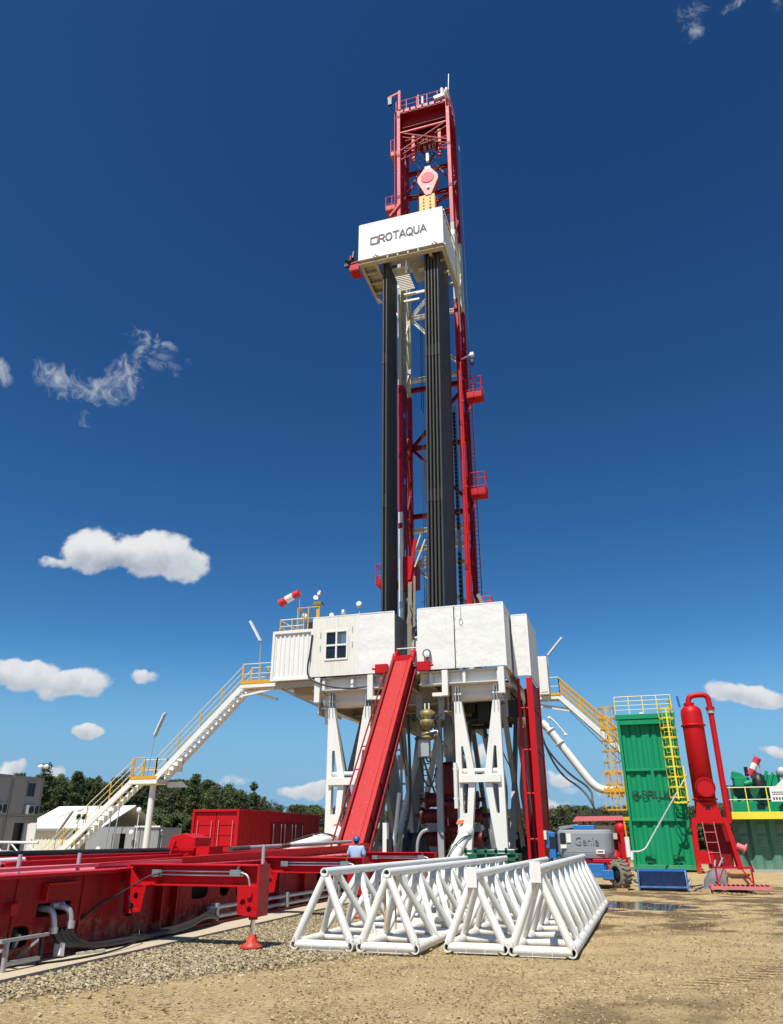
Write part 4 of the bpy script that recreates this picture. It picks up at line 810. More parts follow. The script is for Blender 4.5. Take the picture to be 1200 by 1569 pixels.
mb.build('bolt','ink',td); mb=MB(); mb.box(-9.0,-8.9,40.6,41.2,43,46).tube((-9.0,40.8,45.6),(-8.75,40.8,45.6),.12); mb.build('guide_arm','red_dark',td)
mb=MB(); mb.sphere((-10.5,40.6,43.0),.2,10).box(-10.7,-10.3,40.5,40.7,42.6,42.8); mb.build('hose_elbow','lamp',td)
# ---- racking board with banner
rb=thing('racking_board',(-10.4,36,36.8),'white racking board box with the company banner high on the mast','racking board')
BZ=[(-13.3,36.95),(-7.55,36.75)]
for a,b2 in ((-13.3,-10.42),(-10.42,-7.52)): MB().box(a+.008,b2-.008,36.0,36.06,36.85,39.85).build('banner_panel','white_dent',rb,.008)
mb=MB(); mb.box(-13.3,-7.52,35.99,36.07,39.85,39.93).box(-13.32,-13.26,35.99,36.07,36.85,39.9).box(-7.56,-7.5,35.99,36.07,36.8,39.9); mb.build('panel_frame','white',rb)
strokes('ROTAQUA',(-11.86,35.975,38.02),(1,0,.03),(0,0,1),3.3,.62,.085).build('lettering','ink',rb)
mb=MB()
for a,b2 in (((-12.45,38.0),(-12.45,38.55)),((-12.45,38.0),(-11.95,38.0)),((-12.45,38.55),(-12.1,38.57)),((-11.95,38.0),(-11.95,38.2))): mb.beam((a[0],35.972,a[1]),(b2[0],35.972,b2[1]),.08,.012,up=(0,1,0))
mb.build('logo_square','ink',rb); mb=MB(); mb.beam((-12.12,35.968,38.57),(-11.93,35.968,38.57),.09,.012,up=(0,1,0)).beam((-11.95,35.966,38.6),(-11.95,35.966,38.22),.09,.012,up=(0,1,0)); mb.build('logo_corner','ink_red',rb)
MB().corr(36.1,40.6,-7.55,36.8,39.7,.6,.03,'y').build('side_panel','white',rb); MB().box(-13.33,-13.27,36.1,39.6,36.9,39.7).build('side_panel','white',rb)
mb=MB(); ibeam(mb,(-13.3,36.25,36.72),(-7.5,36.25,36.72),.3,.35,.03)
for x in (-13.2,-12.2,-7.6,-8.5): ibeam(mb,(x,36.3,36.68),(x,40.2,36.68),.26,.2,.03)
for y in (37.2,38.2,39.2): ibeam(mb,(-13.2,y,36.7),(-12.25,y,36.7),.2,.15,.02)
for y in (37.4,38.6,39.8): mb.beam((-8.45,y,36.72),(-7.6,y,36.72),.12,.12)
for x in (-11.3,-10.6,-9.9,-9.2): mb.box(x-.05,x+.05,36.03,36.5,36.6,36.85)
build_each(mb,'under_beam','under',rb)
mb=MB(); mb.box(-13.2,-12.3,36.4,39.5,36.86,36.9).box(-12.3,-12.1,36.4,36.6,36.86,36.9).box(-11.3,-9.3,36.35,37.1,36.86,36.9).box(-10.15,-9.15,37.2,39.2,36.86,36.9); mb.build('deck','under',rb)
for i in range(14): MB().box(-11.35,-10.35,37.2+i*.165,37.3+i*.165,36.60,36.66).build('walkway_slat','white',rb)
mb=MB(); mb.box(-11.2,-9.6,39.6,39.72,36.3,36.5).box(-11.4,-10.2,40.0,40.1,36.1,36.25).box(-10.25,-10.15,36.6,36.7,35.6,36.8).box(-9.6,-9.1,37.6,37.8,36.4,36.6); build_each(mb,'lamp_bracket','white',rb)
for i in range(5): MB().beam((-12.05+i*.16,36.45,36.95),(-12.05+i*.16,38.6,36.95),.05,.05).build('finger','galv',rb)
for i in range(6): MB().beam((-9.1+i*.2,36.45,36.95),(-9.1+i*.2,40,36.95),.05,.05).build('finger','galv',rb)
for x in (-12.1,-8.1):
    mb=MB(); mb.box(x-.18,x+.18,35.93,35.99,36.9,37.0).box(x-.05,x+.05,35.93,35.99,36.78,37.1); mb.build('clamp','galv',rb)
mb=MB(); mb.beam((-7.55,40.6,36.7),(-7.6,40.1,33.4),.16,.16).beam((-13.25,39.6,36.7),(-11.7,40.1,35),.14,.14).beam((-7.5,40.6,39.7),(-7.5,40.9,36.6),.12,.12).box(-7.66,-7.5,40.5,40.7,33.2,42.2); build_each(mb,'support_strut','white',rb)
mb=MB(); mb.box(-7.46,-7.4,36.1,40.6,39.68,39.78).box(-7.46,-7.4,36.1,40.6,36.74,36.84); mb.build('side_rail','white',rb)
aw=thing('auxiliary_winch',(-13.9,36.4,36.4),'small red winch platform with black drum at the left of the racking board','winch')
mb=MB(); mb.box(-14.0,-13.35,36.2,37.0,36.3,36.36).box(-14.0,-13.35,36.18,36.22,36.36,36.8); mb.beam((-14.1,36.2,36.9),(-13.35,36.2,37.0),.08,.08).beam((-13.95,36.2,36.9),(-13.95,36.2,37.6),.08,.08,up=(0,1,0)); mb.build('platform','red',aw)
mb=MB(); mb.tube((-14.2,36.1,37.0),(-13.9,36.4,37.2),.22).tube((-13.8,36.2,37.3),(-13.8,36.4,38.0),.13).box(-14.35,-14.05,36.1,36.3,36.7,36.95); mb.build('drum','black',aw)
# ---- drill pipe stands: one thing each
def stand(x,y,xt,yt,label,group,proto=None):
    if proto: o=copy_tree(proto); o.location=(x,y,9.45); o['label']=label; o['group']=group
    else:
        o=thing('drill_pipe',(x,y,9.45),label,'drill pipe',group)
        A=Vector((x,y,9.45)); B=Vector((xt,yt,38.6)); mb=MB(); d=(B-A)
        mb.tube(A,B,.064,10); mb.build('pipe_body','pipe',o)
        for t0,t1 in ((0,.018),(.325,.352),(.662,.69),(.985,1)):
            MB().tube(A+d*t0,A+d*t1,.083,10).build('tool_joint','pipe',o)
    o.rotation_euler=(0,0,0)
    return o
pr=None
for i in range(5):
    for j in range(17):
        if 0<i<4 and 1<j<16: continue
        x=-9.2+i*.205; y=36.75+j*.19; lab='steel drill pipe in the front row of the right-hand rack' if j==0 else 'dark drill pipe standing deeper in the right-hand rack'
        if pr is None: pr=stand(x,y,x+.3,y+.0,lab,'drill pipes racked on the right'); 
        else: stand(x,y,0,0,lab,'drill pipes racked on the right' if j==0 else 'drill pipes deeper in the right rack',pr)
for j in range(1,16):
    stand(-9.2+2*.205,36.75+j*.19,0,0,'dark drill pipe standing deeper in the right-hand rack','drill pipes deeper in the right rack',pr)
pl=None
for i in range(2):
    for j in range(13):
        x=-11.76+i*.2; y=36.75+j*.17; lab='steel drill pipe in the front row of the left-hand rack' if j==0 else 'black drill pipe standing deeper in the left-hand rack'; gr='drill pipes racked on the left' if j==0 else 'drill pipes deeper in the left rack'
        if pl is None: pl=stand(x,y,x-.02,y,lab,gr)
        else: stand(x,y,0,0,lab,gr,pl)
# ---- red slide (V-door ramp)
sd=thing('pipe_slide',(-10.4,29.6,1.2),'worn bright red slide leading up to the rig floor between the white walls','slide')
A=Vector((-10.58,29.3,1.35)); B=Vector((-10.36,35.85,9.85)); d,s_,u=basis(B-A); 
if s_.x<0: s_,u=-s_,u
mb=MB(); mb.beam(A,B,.84,.07); mb.build('slide_floor','red_worn',sd,.01)
for sg in (-1,1):
    o1=s_*(.46*sg)-u*.36; mb=MB(); mb.beam(A+o1,B+o1,.09,1.0,up=u); q=mb.build('side_rail','red_dark',sd,.01); o1=s_*(.48*sg)+u*.17; MB().beam(A+o1,B+o1,.13,.05,up=u).build('rail_flange','red' if sg>0 else 'red_dark',sd)  # rails in darker red: their shade is put into the colour
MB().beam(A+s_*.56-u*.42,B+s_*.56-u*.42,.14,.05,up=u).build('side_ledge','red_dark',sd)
mb=MB(); o1=s_*.26+u*.05; mb.beam(A+o1,B+o1,.05,.04,up=u); mb.build('wear_bar','red_worn',sd)
for t in np.linspace(.04,.96,13): MB().beam(A.lerp(B,t)-s_*.45-u*.15,A.lerp(B,t)+s_*.45-u*.15,.12,.2).build('cross_member','red_dark',sd)
for t in np.linspace(.12,.92,6): MB().beam(A.lerp(B,t)+s_*.53-u*.84,A.lerp(B,t)+s_*.53+u*.1,.05,.07,up=s_).build('rib','red_dark',sd)
for sg in (-1,1):
    c0=B+s_*(.48*sg); MB().path([c0-u*.1,c0+d*.35+u*.12,c0+d*.75+u*.0,c0+d*.85-u*.35],.13,10).build('top_horn','red',sd)
mb=MB(); mb.beam(B-s_*.5+d*.2,B+s_*.5+d*.2,.25,.3); mb.build('top_beam','red',sd)
for sg in (-1,1):
    x=-10.38+sg*1.1; mb=MB().box(x-.32,x+.32,35.7,36.0,9.3,9.75); mb.tube((x-.1,35.85,9.5),(x+.5*sg,35.8,9.55),.06); mb.build('hinge_box','red',sd,.01)
la=thing('slide_ladder',(-11.8,29.5,1.2),'narrow dark red ladder running up the left side of the red slide','ladder'); 
ladder(A+Vector((-.70,0,-.1)),B+Vector((-.74,0,-.3)),.32,s_,'red_dark',la,'ladder_frame',.04,1.25)
vl=thing('deck_lamp',(-9.15,35.9,9.8),'small round lamp on the red bracket right of the slide top','lamp'); MB().lathe((-9.1,35.85,10.15),[(0,.12),(.2,.1),(.22,-.05)],16,axis=(0,1,0)).build('housing','grey_paint',vl); MB().lathe((-9.1,35.8,10.15),[(0,-.03),(.16,-.01)],14,axis=(0,1,0)).build('lamp_glass','lamp',vl); MB().tube((-9.1,35.9,9.75),(-9.1,35.9,10.0),.04).build('stem','red',vl)
vg=thing('floor_gate',(-10.3,36.4,9.35),'low white gate with capped posts across the slide opening','gate')
for x in (-10.98,-9.72): MB().tube((x,36.3,9.35),(x,36.3,11.1),.07,12).lathe((x,36.3,11.05),[(.07,0),(.15,.03),(.12,.1),(0,.13)],12).build('post','white',vg)
mb=MB()
for z in (9.75,10.2,10.6): mb.tube((-10.98,36.3,z),(-9.72,36.3,z),.03,8)
mb.build('bar','white',vg)
ir=thing('iron_roughneck',(-10.0,38.5,9.35),'olive green pipe tong glimpsed between the white walls','pipe tong'); mb=MB(); mb.box(-10.35,-9.7,38.3,38.9,11.2,11.8).tube((-10.0,38.6,9.4),(-10.0,38.6,11.2),.15).box(-10.2,-9.6,38.2,38.6,10.6,11.0); mb.build('body','brass',ir,.02); MB().path([(-10.3,38.3,11.8),(-10.6,38.2,12.6),(-10.3,38.2,13.2)],.04).build('hose','rubber',ir)
# ================================================================ STAIRS
def flight(t,x0,z0,x1,z1,y0,y1,mat='white',rail='cream',rr_=.025):
    A,B=Vector((x0,0,z0)),Vector((x1,0,z1)); 
    for y in (y0,y1): mb=MB().beam((x0,y,z0-.12),(x1,y,z1-.12),.07,.30,up=(0,0,1)); mb.build('stringer',mat,t,.008)
    n=int(abs(z1-z0)/.235)
    for i in range(n):
        q=A.lerp(B,(i+.5)/n); dx=.13; MB().box(q.x-dx,q.x+dx,y0+.05,y1-.05,q.z-.02,q.z+.015).build('tread','galv' if mat!='white' else 'white',t)
    for y in (y0,y1): railing([(x0,y,z0),(x1,y,z1)],0,1.05,parent=t,step=1.75,toe=False,mid=2,mat_top=rail,mat_post='yellow',r=rr_)
st=thing('stairway',(-25,37.5,0),'long white two-flight stairs with yellow rails left of the rig','stairs')
flight(st,-19.9,9.42,-24.75,4.72,37.0,38.0); flight(st,-26.2,4.6,-31.4,0.0,37.0,38.0)
MB().box(-26.35,-24.6,36.95,38.05,4.35,4.6).build('landing','white',st,.01); MB().box(-20.0,-17.8,36.95,38.05,9.2,9.42).build('landing','white',st,.01)
MB().box(-26.3,-24.65,36.93,36.96,4.6,4.75).build('toe_board','yellow',st); MB().box(-20.0,-17.85,36.93,36.96,9.42,9.6).build('toe_board','yellow',st)
railing([(-26.3,37.0),(-24.75,37.0)],4.6,1.1,parent=st,step=.7,toe=False,mat_top='yellow'); railing([(-26.3,38.0),(-24.7,38.0)],4.6,1.1,parent=st,step=.8,toe=False)
railing([(-19.95,37.0),(-17.85,37.0)],9.42,1.1,parent=st,step=1.2,toe=False); railing([(-19.95,38.0),(-17.85,38.0)],9.42,1.1,parent=st,step=1.2,toe=False)
mb=MB(); mb.beam((-20.0,37.5,9.2),(-18.0,37.5,8.6),.15,.15).beam((-18.0,37.1,9.1),(-20.3,37.1,8.75),.1,.1); mb.build('landing_brace','white',st)
mb=MB().tube((-25.15,37.5,0),(-25.15,37.5,4.35),.17,16); mb.build('post','white',st); MB().box(-24.55,-23.7,37.9,37.95,5.0,5.7).build('junction_box','white',st)
mb=MB().plate([(0,0),(1.3,0),(.9,.3),(0,.3)],[],(-24.6,38.06,4.2),(1,0,0),(0,0,1),.05); mb.build('gusset','white',st)
# right-hand stairs
sr=thing('stairway',(-3,47.5,0),'white stairs with orange-yellow rails descending right behind the green tank','stairs')
YS=47.3; MB().box(-5.2,-3.6,YS,YS+.9,9.5,9.72).build('landing','white',sr,.01); MB().box(-5.2,-3.6,YS-.03,YS,9.72,9.88).build('toe_board','yellow',sr)
flight(sr,-3.6,9.72,2.2,3.9,YS,YS+.9,rail='yellow',rr_=.045); railing([(-5.2,YS),(-3.6,YS)],9.72,1.1,parent=sr,step=1.4,toe=False)
mb=MB(); mb.beam((-5.2,YS+.4,9.3),(-3.0,YS+.4,8.9),.12,.12).beam((-4.8,YS+.1,9.1),(-2.8,YS+.1,8.7),.08,.08).beam((-3.2,YS+.9,8.9),(1.0,YS+.9,4.2),.05,.05); mb.build('landing_brace','white',sr)
# tube lamps on bent poles
def tube_lamp(base,knee,tip,label):
    t=thing('tube_lamp',base,label,'lamp','tube lamps on thin poles along the stairs'); MB().tube(base,knee,.03,8).build('pole','galv',t)
    q=MB().beam(knee,tip,.14,.16); q=q.build('housing','galv',t,.02); k,tp=Vector(knee),Vector(tip); MB().beam(k.lerp(tp,.04)+Vector((0,-.1,-.02)),k.lerp(tp,.96)+Vector((0,-.1,-.02)),.12,.05).build('diffuser','lamp',q)
tube_lamp((-18.95,37.0,9.5),(-18.98,37.0,11.75),(-19.75,37.0,13.0),'slanted tube lamp beside the top stair landing left of the rig')
tube_lamp((-25.3,37.0,4.6),(-25.1,37.0,6.85),(-24.6,37.0,8.1),'slanted tube lamp above the middle landing of the left stairs')
tube_lamp((-4.15,47.3,9.8),(-4.15,47.3,12.2),(-3.15,47.3,13.3),'slanted tube lamp by the right-hand stair landing')
tube_lamp((-36.4,44,.2),(-36.3,44,1.95),(-35.35,44,3.3),'grey slanted tube lamp in front of the white tent')
# ================================================================ UNDER THE RIG
bp=thing('blowout_preventer',(-9.0,40.2,0),'dark red stacked blowout preventer standing under the rig floor','blowout preventer')
c=(-8.95,40.2,0)
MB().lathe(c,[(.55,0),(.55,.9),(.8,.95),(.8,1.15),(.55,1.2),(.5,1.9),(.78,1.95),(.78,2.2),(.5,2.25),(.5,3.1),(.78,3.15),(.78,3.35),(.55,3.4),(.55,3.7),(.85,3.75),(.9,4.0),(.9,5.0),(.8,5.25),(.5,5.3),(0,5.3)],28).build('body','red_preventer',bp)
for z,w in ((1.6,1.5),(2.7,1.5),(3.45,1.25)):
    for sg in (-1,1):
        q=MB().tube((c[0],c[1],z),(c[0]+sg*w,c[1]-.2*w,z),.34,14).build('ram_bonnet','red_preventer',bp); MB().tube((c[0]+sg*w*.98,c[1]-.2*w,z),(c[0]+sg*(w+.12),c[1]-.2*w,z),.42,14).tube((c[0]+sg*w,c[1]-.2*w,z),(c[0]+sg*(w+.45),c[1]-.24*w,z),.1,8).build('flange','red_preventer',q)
mb=MB()
for k in range(12):
    for z in (1.17,2.22,3.37): a=2*math.pi*k/12; mb.tube((c[0]+.7*math.cos(a),c[1]+.7*math.sin(a),z-.3),(c[0]+.7*math.cos(a),c[1]+.7*math.sin(a),z+.1),.04,6)
mb.build('bolt','red_preventer',bp); MB().lathe((c[0],c[1],5.3),[(.34,0),(.34,.25),(.42,.3),(.42,2.0),(.36,2.05),(.36,2.6),(.3,3.0)],20).build('bell_nipple','galv',bp)
vd=None
vd=thing('pipe_swivel',(-9.3,36.4,5.2),'yellowish hydraulic tong head hanging below the rig floor','hanging tool'); 
MB().lathe((-9.3,36.5,6.1),[(.1,0),(.3,.05),(.33,.25),(.2,.32),(.22,.5),(.4,.58),(.42,.85),(.3,.95),(.42,1.05),(.38,1.3),(.12,1.42),(0,1.42)],18).build('body','brass',vd)
mb=MB(); mb.box(-9.62,-8.95,36.3,36.6,7.25,7.31).tube((-9.4,36.45,7.3),(-9.4,36.45,7.8),.04).tube((-9.2,36.45,7.3),(-9.2,36.45,7.8),.04).tube((-9.85,36.4,7.0),(-9.5,36.4,7.1),.06).tube((-8.75,36.4,6.35),(-9.2,36.4,6.4),.12); mb.build('hanger','white',vd)
mb=MB()
for k in range(10):
    a=2*math.pi*k/10; mb.tube((-9.3+.36*math.cos(a),36.5+.36*math.sin(a),6.55),(-9.3+.36*math.cos(a),36.5+.36*math.sin(a),7.1),.03,6)
    mb.box(-9.3+.36*math.cos(a)-.05,-9.3+.36*math.cos(a)+.05,36.5+.36*math.sin(a)-.05,36.5+.36*math.sin(a)+.05,6.78,6.86)
for s_g in (-1,1): mb.beam((-9.3,36.2,6.25),(-9.3+.55*s_g,36.1,6.2+.15*s_g),.14,.12); mb.beam((-9.3+.4*s_g,36.3,6.95),(-9.3+.62*s_g,36.2,7.12),.1,.1)
mb.build('bolt_ring','ink',vd)
MB().lathe((-9.3,36.5,6.05),[(.2,0),(.45,.06),(.45,.14),(.2,.2)],10).build('flange','brass',vd)
MB().box(-9.72,-9.18,36.2,36.6,5.25,6.05).build('control_box','galv',vd,.02); mb=MB(); mb.path([(-9.4,36.4,5.25),(-9.3,36.4,5.0),(-9.15,36.4,5.05),(-9.2,36.4,5.2)],.04).path([(-9.5,36.3,5.2),(-9.3,36.6,4.3),(-9.1,37,3.6)],.05).path([(-8.9,36.4,7.0),(-8.6,36.5,5.9),(-8.2,36.6,5.6),(-7.95,36.8,6.6)],.03).path([(-8.0,36.7,6.8),(-8.15,36.7,4.0),(-7.95,36.7,2.9)],.03); mb.build('hose','rubber',vd)
mb=MB(); mb.path([(-10.3,36.5,7.3),(-10.25,36.6,5),(-10.2,36.5,3),(-10.5,36.4,1.8)],.07).path([(-9.9,37,5.6),(-9.7,37,4.2),(-9.3,37,3.8),(-9.0,37,4.8)],.035); mb.path([(-10.7,36.5,7.5),(-10.6,36.5,5.6),(-10.4,36.6,4.4)],.03)
tag(mb.build('hanging_hoses','rubber'),'black hoses hanging right of the red slide under the rig floor','hoses')
# tarpaulins and equipment around the cellar
def heap(name,cx,cy,rx,ry,h,mat,label,cat,seed,n=26,k=1.):
    r=np.random.default_rng(seed); V=[];F=[]
    for i in range(n+1):
        for j in range(n+1):
            a=(i/n-.5)*2; b2=(j/n-.5)*2; q=max(0,1-(abs(a)**3.2+abs(b2)**3.2)); z=h*q**.45*(1+k*(.16*math.sin(a*7+seed)+.13*math.sin(b2*9+a*5)+.1*math.sin(a*19+b2*13))) + .012*r.normal()
            V.append((cx+rx*a*(1+.06*math.sin(9*b2)),cy+ry*b2*(1+.06*math.sin(8*a)),max(-.02,z)))
    F=[(i*(n+1)+j,i*(n+1)+j+1,(i+1)*(n+1)+j+1,(i+1)*(n+1)+j) for i in range(n) for j in range(n)]
    mb=MB(); mb.add(V,F,True); o=mb.build(name,mat); return tag(o,label,cat)
heap('tarpaulin',-6.65,39.4,.5,.9,2.5,'tarp','grey tarpaulin draped over equipment between the two right-hand front legs','tarpaulin',3)
heap('tarpaulin',-10.25,37.2,.8,.9,1.75,'tarp_dark','black tarpaulin heaped right of the foot of the red slide','tarpaulin',5)
heap('tarpaulin',-5.1,41.5,.7,.7,2.0,'tarp_dark','dark covered pump beside the foot of the red support tower','tarpaulin',8)
mb=MB(); mb.path([(-9.55,35,.6),(-9.5,35,1.5),(-9.3,35,1.9),(-9.0,35,2.0)],.07); tag(mb.build('pipe_bend','galv'),'pale bent pipe standing in front of the black tarpaulin','pipe')
hb=thing('hose_bracket',(-10.9,35.5,0),'white folding strut with black pad at the right foot of the slide','strut'); mb=MB(); mb.beam((-10.9,35.6,.2),(-10.5,35.6,3.6),.1,.25); mb.box(-11.25,-11.0,35.4,35.6,1.0,2.3); mb.build('arm','white',hb); MB().box(-11.0,-10.75,35.2,35.5,.9,1.6).build('pad','black',hb)
def cyl_big(p,q,label):
    t=thing('lifting_cylinder',p,label,'hydraulic cylinder','hydraulic cylinders at the rig feet'); P,Q=Vector(p),Vector(q); d=(Q-P).normalized()
    MB().tube(P,Q,.26,20).build('barrel','white',t); mb=MB(); mb.lathe(Q,[(.26,0),(.33,.05),(.33,.35),(.2,.45),(0,.45)],20,axis=d); mb.lathe(P.lerp(Q,.6),[(.27,0),(.3,.02),(.3,.06),(.27,.08)],20,axis=d); mb.build('gland','white',t)
    D_,s1,u1=basis(d); MB().beam(Q+d*.2+u1*.42-s1*.15,Q+d*.42+u1*.42-s1*.15,.3,.04,up=(u1+d*.3)).build('cap','orange',t)
    mb=MB(); mb.path([P+u1*.25,P.lerp(Q,.4)+u1*.36,P.lerp(Q,.8)+u1*.3+s1*.2,Q+s1*.3],.025); mb.tube(P.lerp(Q,.55)-s1*.35,P.lerp(Q,.8)-s1*.35,.07); mb.build('hose','black',t)
cyl_big((-7.55,32.2,.35),(-7.05,33.6,1.75),'white hydraulic cylinder with orange cap at the foot of the right front legs')
cyl_big((-13.9,30.6,1.15),(-12.35,32.0,1.7),'white hydraulic cylinder with orange cap left of the slide foot')
gr=thing('green_skid',(-5.9,33.5,0),'low dark green steel skid behind the white trusses','skid'); 
mb=MB()
for z in (.85,1.15): mb.box(-6.95,-4.75,33.0,33.1,z-.05,z+.05)
for x in np.linspace(-6.9,-4.8,6): mb.box(x-.05,x+.05,33.0,33.1,.1,1.28)
mb.build('rail','green_dark',gr); MB().box(-6.9,-4.8,33.3,34.6,.25,1.05).build('tank','green_dark',gr,.02); MB().tube((-6.6,33.2,1.16),(-4.9,33.2,1.2),.04).build('pipe','galv',gr)
# big dark platform / pump unit glimpsed under the rig
pu=thing('mud_pump',(-8,46,0),'pale machinery glimpsed behind the rig legs under the floor','machinery'); 
mb=MB(); mb.box(-12.5,-10.9,48.5,50,0,2.6).box(-12.9,-10.6,48.4,50.1,2.6,2.8).box(-10.4,-9.4,50,51,1.8,2.4); mb.build('housing','white',pu); mb=MB(); mb.plate([(0,0),(2.0,0),(1.2,1.4),(.1,1.6)],[],(-11.9,49.5,3.6),(1,0,0),(0,0,1),.2); mb.build('sail','under',pu); MB().box(-10.9,-10.4,48.3,48.5,3.2,5.2).build('yellow_column','yellow',pu); MB().box(-12.2,-11,48.3,48.5,.4,2.1).build('louvre','grey_paint',pu)
vt=thing('service_stair',(-13,47,0),'white pipe frame ladder seen between the left front legs','ladder')
mb=MB()
for x in (-14.7,-13.9): mb.tube((x,47.6,0),(x,47.6,8.2),.09,8)
for z in np.linspace(.6,7.8,8): mb.box(-14.8,-13.5,47.55,47.65,z,z+.12)
mb.box(-14.1,-13.75,47.4,47.6,5.6,6.5); mb.build('frame','white',vt)
t2=thing('service_stair',(-11.6,45,0),'grey steps with white treads seen between slide and centre post','stairs')
for i in range(18): MB().box(-12.3,-11.1,45.0+i*.12,45.25+i*.12,.6+i*.35,.66+i*.35).build('tread','white',t2)
MB().beam((-12.35,45,.3),(-12.35,47.2,7),.06,.25).beam((-11.05,45,.3),(-11.05,47.2,7),.06,.25).build('stringer','grey_paint',t2)
for k,(pts,lb_) in enumerate((([(-7.9,33,.02),(-6.8,31.5,.02),(-6.2,29,.02),(-4.6,28.4,.02),(-2.9,29.2,.02),(-2.3,31,.02)],'thin black cable snaking over the ground behind the white trusses'),([(-.4,36,.02),(-.2,34,.02),(.4,32.5,.02),(1.6,32.2,.02),(2.1,33.5,.02)],'black cable lying on the ground behind the blue bin'),([(-4.2,38,.02),(-3.9,35,.02),(-3.6,33.5,.4),(-3.4,32,.6)],'black hose running from the red tower to the boom lift'))): tag(MB().path(pts,.025,6).build('ground_cable','rubber'),lb_,'cable')
for x,y,w,lb_ in ((-.9,28.6,.35,'short timber block on the ground left of the blue bin'),(4.3,28.9,.4,'timber block lying right of the red skid'),(1.75,29.0,.3,'small timber block between the blue bin and the red skid')): tag(MB().beam((x,y,.06),(x+w,y+.12,.06),.1,.1).build('timber_block','wood'),lb_,'timber')
# ================================================================ CATWALK (red skid on the left)
cw=thing('catwalk',(-10.1,16,0),'long dark red steel catwalk lying on the concrete path at the left','catwalk')
XF=-8.6
def oval(cy,cz,ry,rz,n=16): return [(cy+ry*math.copysign(abs(math.cos(2*math.pi*i/n))**.7,math.cos(2*math.pi*i/n)),cz+rz*math.copysign(abs(math.sin(2*math.pi*i/n))**.7,math.sin(2*math.pi*i/n))) for i in range(n)]
MB().plate([(4,.08),(11.55,.08),(11.55,1.12),(4,1.12)],[[(10.25,.58),(10.98,.58),(10.98,.76),(10.25,.76)],oval(9.95,.36,.22,.14)[::-1],oval(8.2,.5,.25,.16)[::-1]],(XF,0,0),(0,1,0),(0,0,1),.025).build('side_plate','red_grimy_shade',cw)
MB().plate([(11.58,.08),(28.9,.08),(28.9,1.12),(11.58,1.12)],[oval(12.72,.62,.2,.22),oval(15.05,.66,.36,.14),oval(16.1,.66,.2,.15),oval(16.75,.62,.12,.15),oval(21.6,.62,.24,.18),oval(25.6,.62,.24,.16)],(XF-.12,0,0),(0,1,0),(0,0,1),.025).build('side_plate','red_grimy_shade',cw)
MB().box(XF-.22,XF+.16,4,11.9,1.12,1.17).build('top_flange','red',cw,.006); MB().box(XF-.34,XF+.04,11.9,28.9,1.12,1.17).build('top_flange','red',cw,.006)
MB().box(XF-.3,XF+.06,4,28.9,.045,.075).build('bottom_flange','red',cw)
mb=MB()
for y in (9.75,11.2,13.5,14.0,18.6,20.2,23.2,27): mb.box(XF-.1,XF+.03,y,y+.05,.08,1.115)
for y in (5.5,7.4): mb.box(XF,XF+.06,y,y+.05,.08,1.115)
build_each(mb,'stiffener','red_grimy_shade',cw)
mb=MB(); mb.box(XF+.0,XF+.12,10.3,11.0,1.0,1.03).box(XF+.0,XF+.1,9.6,9.8,.78,.81).box(XF+.1,XF+.12,9.6,9.75,.66,.8).box(XF,XF+.1,10.3,10.33,.8,1.0); mb.build('step','red',cw)
mb=MB(); mb.box(-11.6,-8.75,4,28.9,1.09,1.11); mb.build('deck_plate','red_faded',cw); MB().box(-11.62,-11.58,4,28.9,.08,1.12).build('far_side_plate','red',cw); MB().box(-9.2,-9.16,4,28.9,.08,1.05).build('inner_plate','black',cw)  # black inner plate paints the dark hollow behind the side holes
mb=MB(); ibeam(mb,(-9.75,13,1.10),(-9.75,29,1.34),.24,.2,.02); mb.build('inner_rail','red',cw)
mb=MB(); ibeam(mb,(-10.9,12,1.16),(-10.9,29,1.26),.2,.2,.02); ibeam(mb,(-11.6,5,1.22),(-11.6,24,1.22),.2,.25,.02); mb.build('outer_rail','red',cw)
mb=MB(); mb.beam((-9.1,7,1.19),(-9.4,12.5,1.21),.2,.05).beam((-10.2,10,1.17),(-9.5,15.5,1.2),.12,.06); mb.box(-10.7,-10.3,9.0,11.0,1.12,1.2); mb.build('deck_bar','red_faded',cw)
for x,y in ((-9.9,11.2),(-9.9,12.7)): MB().tube((x,y,1.1),(x,y,1.4),.035,8).build('stop_pin','galv',cw)
for x in (-9.0,): MB().prism([(0,0),(.9,0),(.7,.35),(.1,.4)],(-11.0,8.7,1.15),(1,0,0),(0,0,1),.5).build('end_bracket','red',cw)
for y in (9.6,11.0,13.2,13.8,14.5,17.3,18.2,19.8,21.0,22.8,24.4,26.4): MB().tube((XF-.14,y,.22),(XF+.035 if y<11.5 else XF-.085,y,.22),.035,12).build('boss','red_grimy_shade',cw)
for y in (14.3,17.6,19.2,22.0,24.0,26.8): MB().box(XF-.11,XF-.1,y,y+.45,.3,.95).build('doubler_plate','red_grimy_shade',cw)
for i in range(22): MB().tube((XF-.1,12.2+i*.7,1.175),(XF-.1,12.2+i*.7,1.195),.018,8).build('bolt','red_dark',cw)
